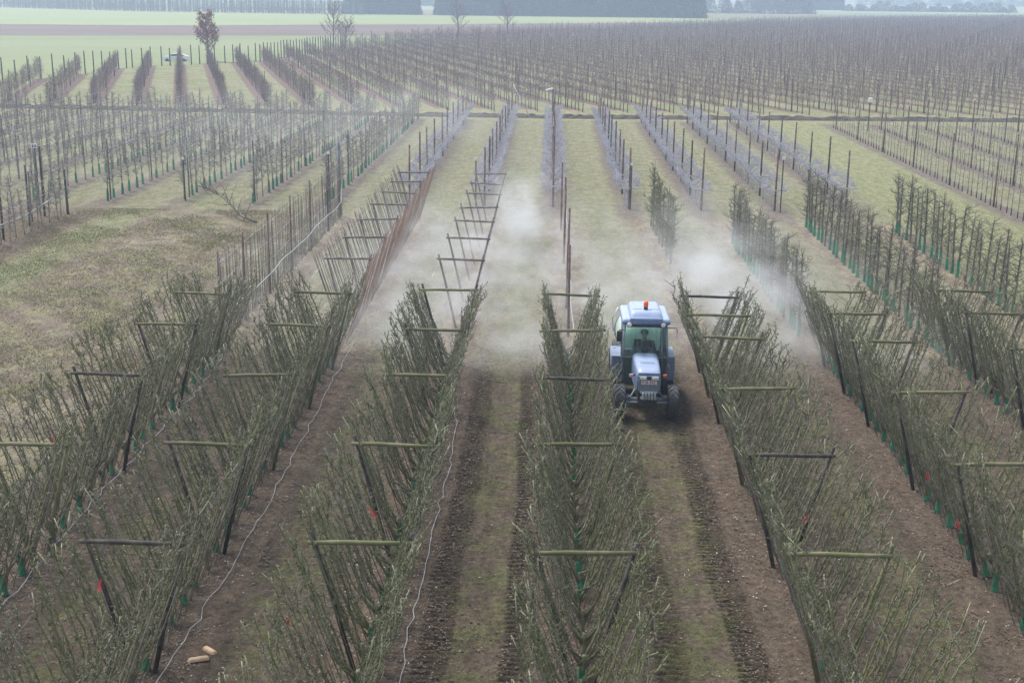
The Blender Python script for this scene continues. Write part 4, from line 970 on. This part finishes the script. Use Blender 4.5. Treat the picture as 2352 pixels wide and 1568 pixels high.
# ------------------------------------------------------------------ small things
def hose(pts, rad, label, seed, z=.03, amp=.06):
    r_ = random.Random(seed); P = []; 
    for a, c in zip(pts, pts[1:]):
        n = max(2, int(math.hypot(c[0] - a[0], c[1] - a[1]) / .35))
        for i in range(n): f = i / n; P.append((a[0] + (c[0] - a[0]) * f + r_.uniform(-amp, amp), a[1] + (c[1] - a[1]) * f, z + r_.uniform(0, .04)))
    b_ = MB(); b_.tube(P, rad, 6); return tag(b_.build('drip_hose', M['hose'], None), label, 'hose', 'drip hoses on the ground')
hose([(-9.0, 34), (-8.82, 30.5), (-8.9, 27), (-8.95, 24.4), (-8.9, 19.8), (-8.9, 17)], .008, 'pale drip hose on the soil right of the leftmost leaning row', 1)
hose([(-5.62, 35.6), (-5.55, 30), (-5.5, 25.2), (-5.5, 21.8), (-5.55, 19), (-5.6, 16)], .006, 'pale drip hose snaking on soil right of second leaning row from left', 2, amp=.06)
hose([(-2.2, 30.4), (-2.05, 25.8), (-2.1, 23), (-2.12, 19.5), (-2.1, 16.0)], .007, 'pale drip hose lying on soil right of third leaning row from left', 3, amp=.05)
def ribbon(x, y, z, label, s=1, seed=0):
    r_ = random.Random(seed); b_ = MB(); pts = [(0, 0, 0)]; d_ = np.array([r_.uniform(-.5, .5), -.2, -1.])
    P = wander((0, 0, 0), d_, .2 * s, 4, r_, .3); V = []
    for p in P: V += [tuple(p + [-.016, 0, 0]), tuple(p + [.016, .01, .008]), tuple(p + [.016, .014, .008]), tuple(p + [-.016, .004, 0])]
    F = [(i * 4 + j, i * 4 + (j + 1) % 4, (i + 1) * 4 + (j + 1) % 4, (i + 1) * 4 + j) for i in range(4) for j in range(4)] + [(0, 1, 2, 3), (16, 19, 18, 17)]
    b_.add(V, F); return tag(b_.build('ribbon', M['ribbon'], None, False, (x, y, z)), label, 'ribbon')
RB = [(52, 1475, 2.2, 'red ribbon tied to a branch in the bottom left corner'), (645, 1490, 1.9, 'red ribbon at the foot of third leaning row from left'), (780, 1170, 1.9, 'red ribbon in the third leaning row, above its bottom crossbar'),
      (240, 1385, 1.9, 'small red ribbon inside the bottom left timber frame'), (1930, 1155, 1.9, 'red ribbon in the row right of tractor above its bottom crossbar'), (2235, 1183, 1.9, 'red ribbon on second row right of the tractor, nearest one'),
      (2127, 1050, 1.8, 'red ribbon on second row right of the tractor, farther one'), (105, 1000, 2.2, 'red ribbon beside the leftmost crossbar'), (1780, 640, 1.5, 'red ribbon on an upright pear tree right of the mist')]
RBW = [(-8.67, 14.94), (-3.34, 15.15), (-2.77, 18.87), (-6.18, 16.18), (4.2, 19.05), (6.5, 18.9), (6.71, 21.3), (-8.69, 21.07), (8.0, 39.0)]
for (a, c, z, lb), (x, y), i in zip(RB, RBW, range(9)): ribbon(x, y, z, lb, .8, i)
# split firewood at bottom left
for i, (x, y, a, L_, lb) in enumerate([(-5.22, 17.35, 20, .34, 'pale split wood billet at bottom left, nearest one'), (-5.12, 17.62, -40, .3, 'pale split wood billet at bottom left, farthest one')]):
    o = part('wood_billet', M['split_wood'], None, rbox((0, 0, 0), (L_, .11, .07), .02, 1, (.8, .5))); o.location = (x, y, .05); o.rotation_euler = (.1, 0, R(a)); tag(o, lb, 'wood')
# fallen branch on the headland
def fallen():
    r_ = random.Random(3); e_ = empty('fallen_branch', (-13.0, 54.7, 0)); tag(e_, 'bare fallen branch lying at the corner of the meadow', 'branch')
    b_ = MB(); P = np.array([(.25, 0, .05), (-.5, .5, .22), (-1.1, 1.4, .45), (-1.9, 2.6, .75), (-2.7, 3.6, .95), (-3.3, 4.3, .9)]); b_.tube(P, [.06, .055, .045, .035, .022, .01], 7)
    for i_ in range(30):
        t_ = r_.uniform(.1, 1); Q = wander(along(P, min(t_, .99)), (r_.uniform(-1, .4), r_.uniform(-.4, 1), r_.uniform(-.1, .8)), r_.uniform(.4, 1.2), 5, r_, .35); Q[:, 2] = np.maximum(Q[:, 2], .02); b_.tube(Q, np.linspace(.018, .006, 6), 4); spurs(b_, Q, r_, .15, .08, .25, .006)
    b_.build('branches', M['twig_dark'], e_)
fallen()
# signs: small white labels on posts
def sign(x, y, h, w_, hh_, label, pole=True, text=None):
    e_ = empty('row_sign', (x, y, 0)); tag(e_, label, 'sign')
    if pole: b_ = MB(); b_.tube([(0, 0, -.1), (0, 0, h)], .03, 7); b_.build('pole', M['wood_dark'], e_)
    pl_ = part('sign_plate', M['white'], e_, rbox((0, -.05, h + hh_ * .3), (w_, .02, hh_), .006, 1))
    if text:
        b_ = MB()
        for k in range(2): b_.box((-.055 + .11 * k, -.063, h + hh_ * .3), (.07, .004, .12)); 
        b_.build('sign_marks', M['post_grey'], pl_, False)
sign(-22.75, 56.0, 3.0, .26, .2, 'white row sign with two dark marks on a tall post at far left', True, '2')
sign(-22.4, 54.2, 2.2, .13, .12, 'small white tag on short pole at the left edge')
sign(-17.45, 60.4, 2.0, .12, .12, 'small white tag on the end post of third row left')
sign(-9.75, 56.0, 2.9, .14, .12, 'small white tag on pole at the far end of the cane fence')
sign(-3.5, 60.0, 2.2, .15, .13, 'small white tag at near end of the second grey row')
sign(3.78, 59.8, 2.1, .13, .1, 'small white tag at near end of the fourth grey row')
sign(10.75, 59.6, 2.5, .15, .16, 'small white tag at near end of the sixth grey row')
e = empty('lamp_pole', (.1, 101.5, 0)); tag(e, 'tall pole with a tilted white panel at far end of middle grey row', 'pole')
b = MB(); b.tube([(0, 0, 0), (0, 0, 2.6)], [.09, .07], 8); b.build('pole', M['post_grey'], e)
part('panel', M['white'], e, rbox((-.3, -.05, 2.45), (.62, .25, .13), .05, 2, None, Matrix.Rotation(R(-14), 3, 'Y')))
e = empty('trap_pole', (23.6, 97, 0)); tag(e, 'pole with a small white trap in the young rows at right', 'pole')
b = MB(); b.tube([(0, 0, 0), (0, 0, 2.3)], .035, 6); b.build('pole', M['wood_dark'], e); part('trap', M['white'], e, rbox((0, -.08, 2.3), (.3, .2, .36), .07, 2))
# anchor stay by the ditch
b = MB(); b.tube([(-3.1, 104.2, 2.6), (-1.7, 103.4, .05)], .03, 6); tag(b.build('anchor_stay', M['hose']), 'pale slanting anchor stay at far end of second grey row', 'stay')

# ------------------------------------------------------------------ litter, grass and clods in the foreground
def scatter(name, n, m, label, size, kind, sel, seed, thick=False):
    r_ = np.random.RandomState(seed); x = r_.uniform(-13.5, 16, n * 3); y = 14 + (r_.rand(n * 3) ** 1.1) * 42; keep = sel(x, y, r_) & (x > -.46 * y - .5) & (x < .40 * y + .5); x, y = x[keep][:n], y[keep][:n]; k = len(x)
    a = r_.rand(k) * 6.28; s = size * r_.uniform(.5, 1.5, k)
    if kind == 'leaf':
        base = np.array([[-1, -.25, 0], [0, -.5, .35], [1, .1, .1], [0, .5, .3]]); F = np.array([[0, 1, 2], [0, 2, 3]])
        V = np.repeat(base[None], k, 0) * s[:, None, None]; V[:, :, 2] *= r_.uniform(.2, 2.2, (k, 1)); zz = .018
    elif kind == 'blade':
        base = np.array([[-.12, 0, 0], [.12, 0, 0], [.25, .35, 1.0], [-.10, .05, 0], [.1, -.1, 0], [-.45, -.2, .8], [0, .1, 0], [.1, -.1, 0], [.5, -.5, .6]]); F = np.array([[0, 1, 2], [3, 4, 5], [6, 7, 8]])
        V = np.repeat(base[None], k, 0) * s[:, None, None]; zz = -.01
    c, sn = np.cos(a)[:, None], np.sin(a)[:, None]; X_ = V[:, :, 0] * c - V[:, :, 1] * sn + x[:, None]; Y_ = V[:, :, 0] * sn + V[:, :, 1] * c + y[:, None]; Z_ = V[:, :, 2] + zz
    Vv = np.stack([X_, Y_, Z_], -1).reshape(-1, 3); Tt = (F[None] + (np.arange(k) * len(base))[:, None, None]).reshape(-1, 3)
    tag(link(name, bigmesh(name, Vv, Tt, m)), label, 'ground cover', kind='stuff')
rows = np.array(NEAR_ROWS)
def drow(x): return np.abs(x[:, None] - rows[None]).min(1)
def patch(x, y, s): return np.sin(x * 1.7 + 1.3 * np.sin(y * .9 + s)) + np.sin(y * 1.1 + 1.7 * np.sin(x * 1.3 + s)) + .6 * np.sin(x * 4.1 + y * 3.3)
scatter('leaf_litter', 110000, M['litter'], 'brown dead leaves scattered on the soil under the near rows', .022, 'leaf', lambda x, y, q: (q.rand(len(x)) < np.clip(1.5 - drow(x), .15, 1) * np.clip(.45 + .4 * patch(x * 1.7, y * 1.7, 2), .08, 1)) & (y < 40), 1)
scatter('pruning_litter', 8000, M['litter_pale'], 'pale wood chips and prunings on the soil', .02, 'leaf', lambda x, y, q: (q.rand(len(x)) < np.clip(1.4 - drow(x), .1, 1)), 2)
scatter('grass', 70000, M['blade'], 'short patchy grass in the lanes between the near rows', .035, 'blade', lambda x, y, q: (drow(x) > 1.15) & (patch(x, y, 1) + q.normal(0, .5, len(x)) > .1), 3)
scatter('dry_grass', 60000, M['straw'], 'dry straw-coloured grass beyond the near rows', .035, 'blade', lambda x, y, q: (y > 34) & (patch(x, y, 3) + q.normal(0, .6, len(x)) > .2), 4)

def scatter2(name, n, m, label, base, F, size, x0, x1, y0, y1, sel, seed, zz, flat=False):
    r_ = np.random.RandomState(seed); x = r_.uniform(x0, x1, n * 3); y = r_.uniform(y0, y1, n * 3); k_ = sel(x, y, r_) & (x > -.46 * y - .5) & (x < .40 * y + .5); x, y = x[k_][:n], y[k_][:n]
    V_, T_ = [], []; base = np.array(base, float); k = len(x); a = r_.rand(k) * 6.28; s_ = size * r_.uniform(.4, 1.6, k)
    V = base[None] * s_[:, None, None] * r_.uniform(.7, 1.3, (k, len(base), 1)); c, sn = np.cos(a)[:, None], np.sin(a)[:, None]
    Vv = np.stack([V[:, :, 0] * c - V[:, :, 1] * sn + x[:, None], V[:, :, 0] * sn + V[:, :, 1] * c + y[:, None], V[:, :, 2] + zz], -1).reshape(-1, 3)
    tag(link(name, bigmesh(name, Vv, (np.array(F)[None] + (np.arange(k) * len(base))[:, None, None]).reshape(-1, 3), m)), label, 'ground cover', kind='stuff')
CL = [(1, 0, 0), (.2, .9, 0), (-.9, .5, 0), (-.8, -.6, 0), (.4, -.9, 0), (.1, .1, .7)]; CF = [(0, 1, 5), (1, 2, 5), (2, 3, 5), (3, 4, 5), (4, 0, 5)]
M['clod'] = mat('clod', (.16, .12, .09), (.09, .07, .055), 4, .95, 0)
scatter2('soil_clods', 9000, M['clod'], 'small clods of dark soil on the near lanes', CL, CF, .022, -13, 15, 14, 36, lambda x, y, q: q.rand(len(x)) < .3 + .7 * (np.abs(drow(x) - 1.02) < .3), 21, 0.0)
scatter2('soil_clods', 1800, M['clod'], 'lumpy soil and molehills on the left meadow', CL, CF, .055, -24, -9.8, 27, 57, lambda x, y, q: patch(x * .6, y * .8, 5) + q.normal(0, .4, len(x)) > .5, 22, -.01)
GB = [[-.12, 0, 0], [.12, 0, 0], [.25, .35, 1.0], [-.10, .05, 0], [.1, -.1, 0], [-.45, -.2, .8], [0, .1, 0], [.1, -.1, 0], [.5, -.5, .6]]; GF = [(0, 1, 2), (3, 4, 5), (6, 7, 8)]
scatter2('grass', 50000, M['blade'], 'short rough grass on the left meadow', GB, GF, .05, -24, -9.6, 27, 58, lambda x, y, q: patch(x * .7, y * .9, 7) + q.normal(0, .7, len(x)) > .2, 23, -.01)
scatter2('dry_grass', 40000, M['straw'], 'dry bent grass on the left meadow', GB, GF, .05, -24, -9.6, 27, 58, lambda x, y, q: patch(x * .8, y * .7, 9) + q.normal(0, .7, len(x)) > .1, 24, -.01)

# ------------------------------------------------------------------ spray mist and haze
def volume(name, x0, x1, y0, y1, z0, z1, m, label):
    b_ = MB(); b_.box(((x0 + x1) / 2, (y0 + y1) / 2, (z0 + z1) / 2), (x1 - x0, y1 - y0, z1 - z0)); me = b_.mesh(name, m, False); o = link(name, me); return tag(o, label, 'mist', kind='stuff')
def mist_mat(name, blobs, front, gain, step, nscale=.5):
    m = bpy.data.materials.new(name); m.use_nodes = True; t = m.node_tree; t.nodes.clear(); out = N(t, 'ShaderNodeOutputMaterial'); pv = N(t, 'ShaderNodeVolumePrincipled')
    tc = N(t, 'ShaderNodeTexCoord'); P = tc.outputs['Object']
    nz = N(t, 'ShaderNodeTexNoise'); nz.inputs['Scale'].default_value = .35; nz.inputs['Detail'].default_value = 2; t.links.new(P, nz.inputs['Vector'])
    of = N(t, 'ShaderNodeVectorMath', operation='MULTIPLY_ADD'); t.links.new(nz.outputs['Color'], of.inputs[0]); of.inputs[1].default_value = (3.4, 4.6, 2.2)
    sb = N(t, 'ShaderNodeVectorMath', operation='SUBTRACT'); t.links.new(P, sb.inputs[0]); sb.inputs[1].default_value = (1.7, 2.3, 1.1); t.links.new(sb.outputs[0], of.inputs[2]); PP = of.outputs[0]
    tot = None
    for (c, rr_, amp) in blobs:
        s1 = N(t, 'ShaderNodeVectorMath', operation='SUBTRACT'); t.links.new(PP, s1.inputs[0]); s1.inputs[1].default_value = c
        s2 = N(t, 'ShaderNodeVectorMath', operation='DIVIDE'); t.links.new(s1.outputs[0], s2.inputs[0]); s2.inputs[1].default_value = rr_
        dt = N(t, 'ShaderNodeVectorMath', operation='DOT_PRODUCT'); t.links.new(s2.outputs[0], dt.inputs[0]); t.links.new(s2.outputs[0], dt.inputs[1])
        g = math_n(t, 'MULTIPLY', math_n(t, 'EXPONENT', math_n(t, 'MULTIPLY', dt.outputs['Value'], -1.0)), amp); tot = g if tot is None else math_n(t, 'ADD', tot, g)
    mp = N(t, 'ShaderNodeMapping'); mp.inputs['Scale'].default_value = (1, .5, 1.5); mp.inputs['Rotation'].default_value = (.3, .2, .5); t.links.new(P, mp.inputs[0])
    n = noise(t, mp.outputs[0], nscale, 5, .6); n = sstep(t, n, .40, .68)
    dn_ = math_n(t, 'MULTIPLY', tot, math_n(t, 'ADD', math_n(t, 'MULTIPLY', n, 1.8), .12))
    sx = N(t, 'ShaderNodeSeparateXYZ'); t.links.new(P, sx.inputs[0])
    if front: dn_ = math_n(t, 'MULTIPLY', dn_, sstep(t, sx.outputs[1], front[0], front[1]))
    dn_ = math_n(t, 'MULTIPLY', dn_, gain); t.links.new(dn_, pv.inputs['Density']); pv.inputs['Color'].default_value = (.985, .99, 1, 1); pv.inputs['Anisotropy'].default_value = .2
    t.links.new(pv.outputs[0], out.inputs['Volume'])
    try: m.cycles.volume_step_rate = step
    except Exception: pass
    return m
mm = mist_mat('spray', [((5.7, 37.0, 1.3), (1.4, 3.4, 1.1), 1.8), ((7.9, 33.9, .4), (2.2, 1.5, .6), 1.6), ((5.0, 42.5, 1.3), (1.4, 3.5, 1.1), .9), ((-1.0, 35.0, .35), (1.5, 3.0, .5), .8), ((2.3, 37, .9), (1.6, 3, 1.0), .4),
                        ((-1.2, 51, 1.4), (.9, 2.4, 1.1), 1.9), ((-.2, 48, .8), (1.6, 3, .8), .5), ((-2.9, 41, .9), (1.4, 6, 1.3), .35), ((-4.3, 36, .5), (1.8, 4, .8), .6), ((1.6, 33.7, 1.7), (.5, .5, .5), .8), ((0, 42, .2), (9, 10, 1.0), .55), ((-4.5, 46, .8), (3, 7, 1.0), .35)],
               (31.6, 32.6), .18, .35, .85)
volume('spray_mist', -11.5, 13.5, 31.2, 61, .06, 5.0, mm, 'white spray mist drifting behind the tractor between the rows')
ml = mist_mat('mist_thin', [((-17, 72, 1.6), (9, 10, 2.2), .5), ((-9, 82, 1.8), (7, 12, 2.0), .45), ((-24, 62, 1.0), (6, 5, 1.5), .25)], None, .028, .25, .4)
volume('thin_mist', -38, 0, 61.5, 103, .06, 4.6, ml, 'thin bluish spray mist hanging over the left pear block')
m = bpy.data.materials.new('haze'); m.use_nodes = True; t = m.node_tree; t.nodes.clear(); out = N(t, 'ShaderNodeOutputMaterial'); pv = N(t, 'ShaderNodeVolumePrincipled')
pv.inputs['Density'].default_value = .00115; pv.inputs['Color'].default_value = (.66, .79, 1, 1); pv.inputs['Anisotropy'].default_value = .3; t.links.new(pv.outputs[0], out.inputs['Volume'])
hz = volume('haze', -1520, 1520, -60, 1520, -1, 24, m, 'pale blue haze filling the whole valley'); hz['category'] = 'haze'
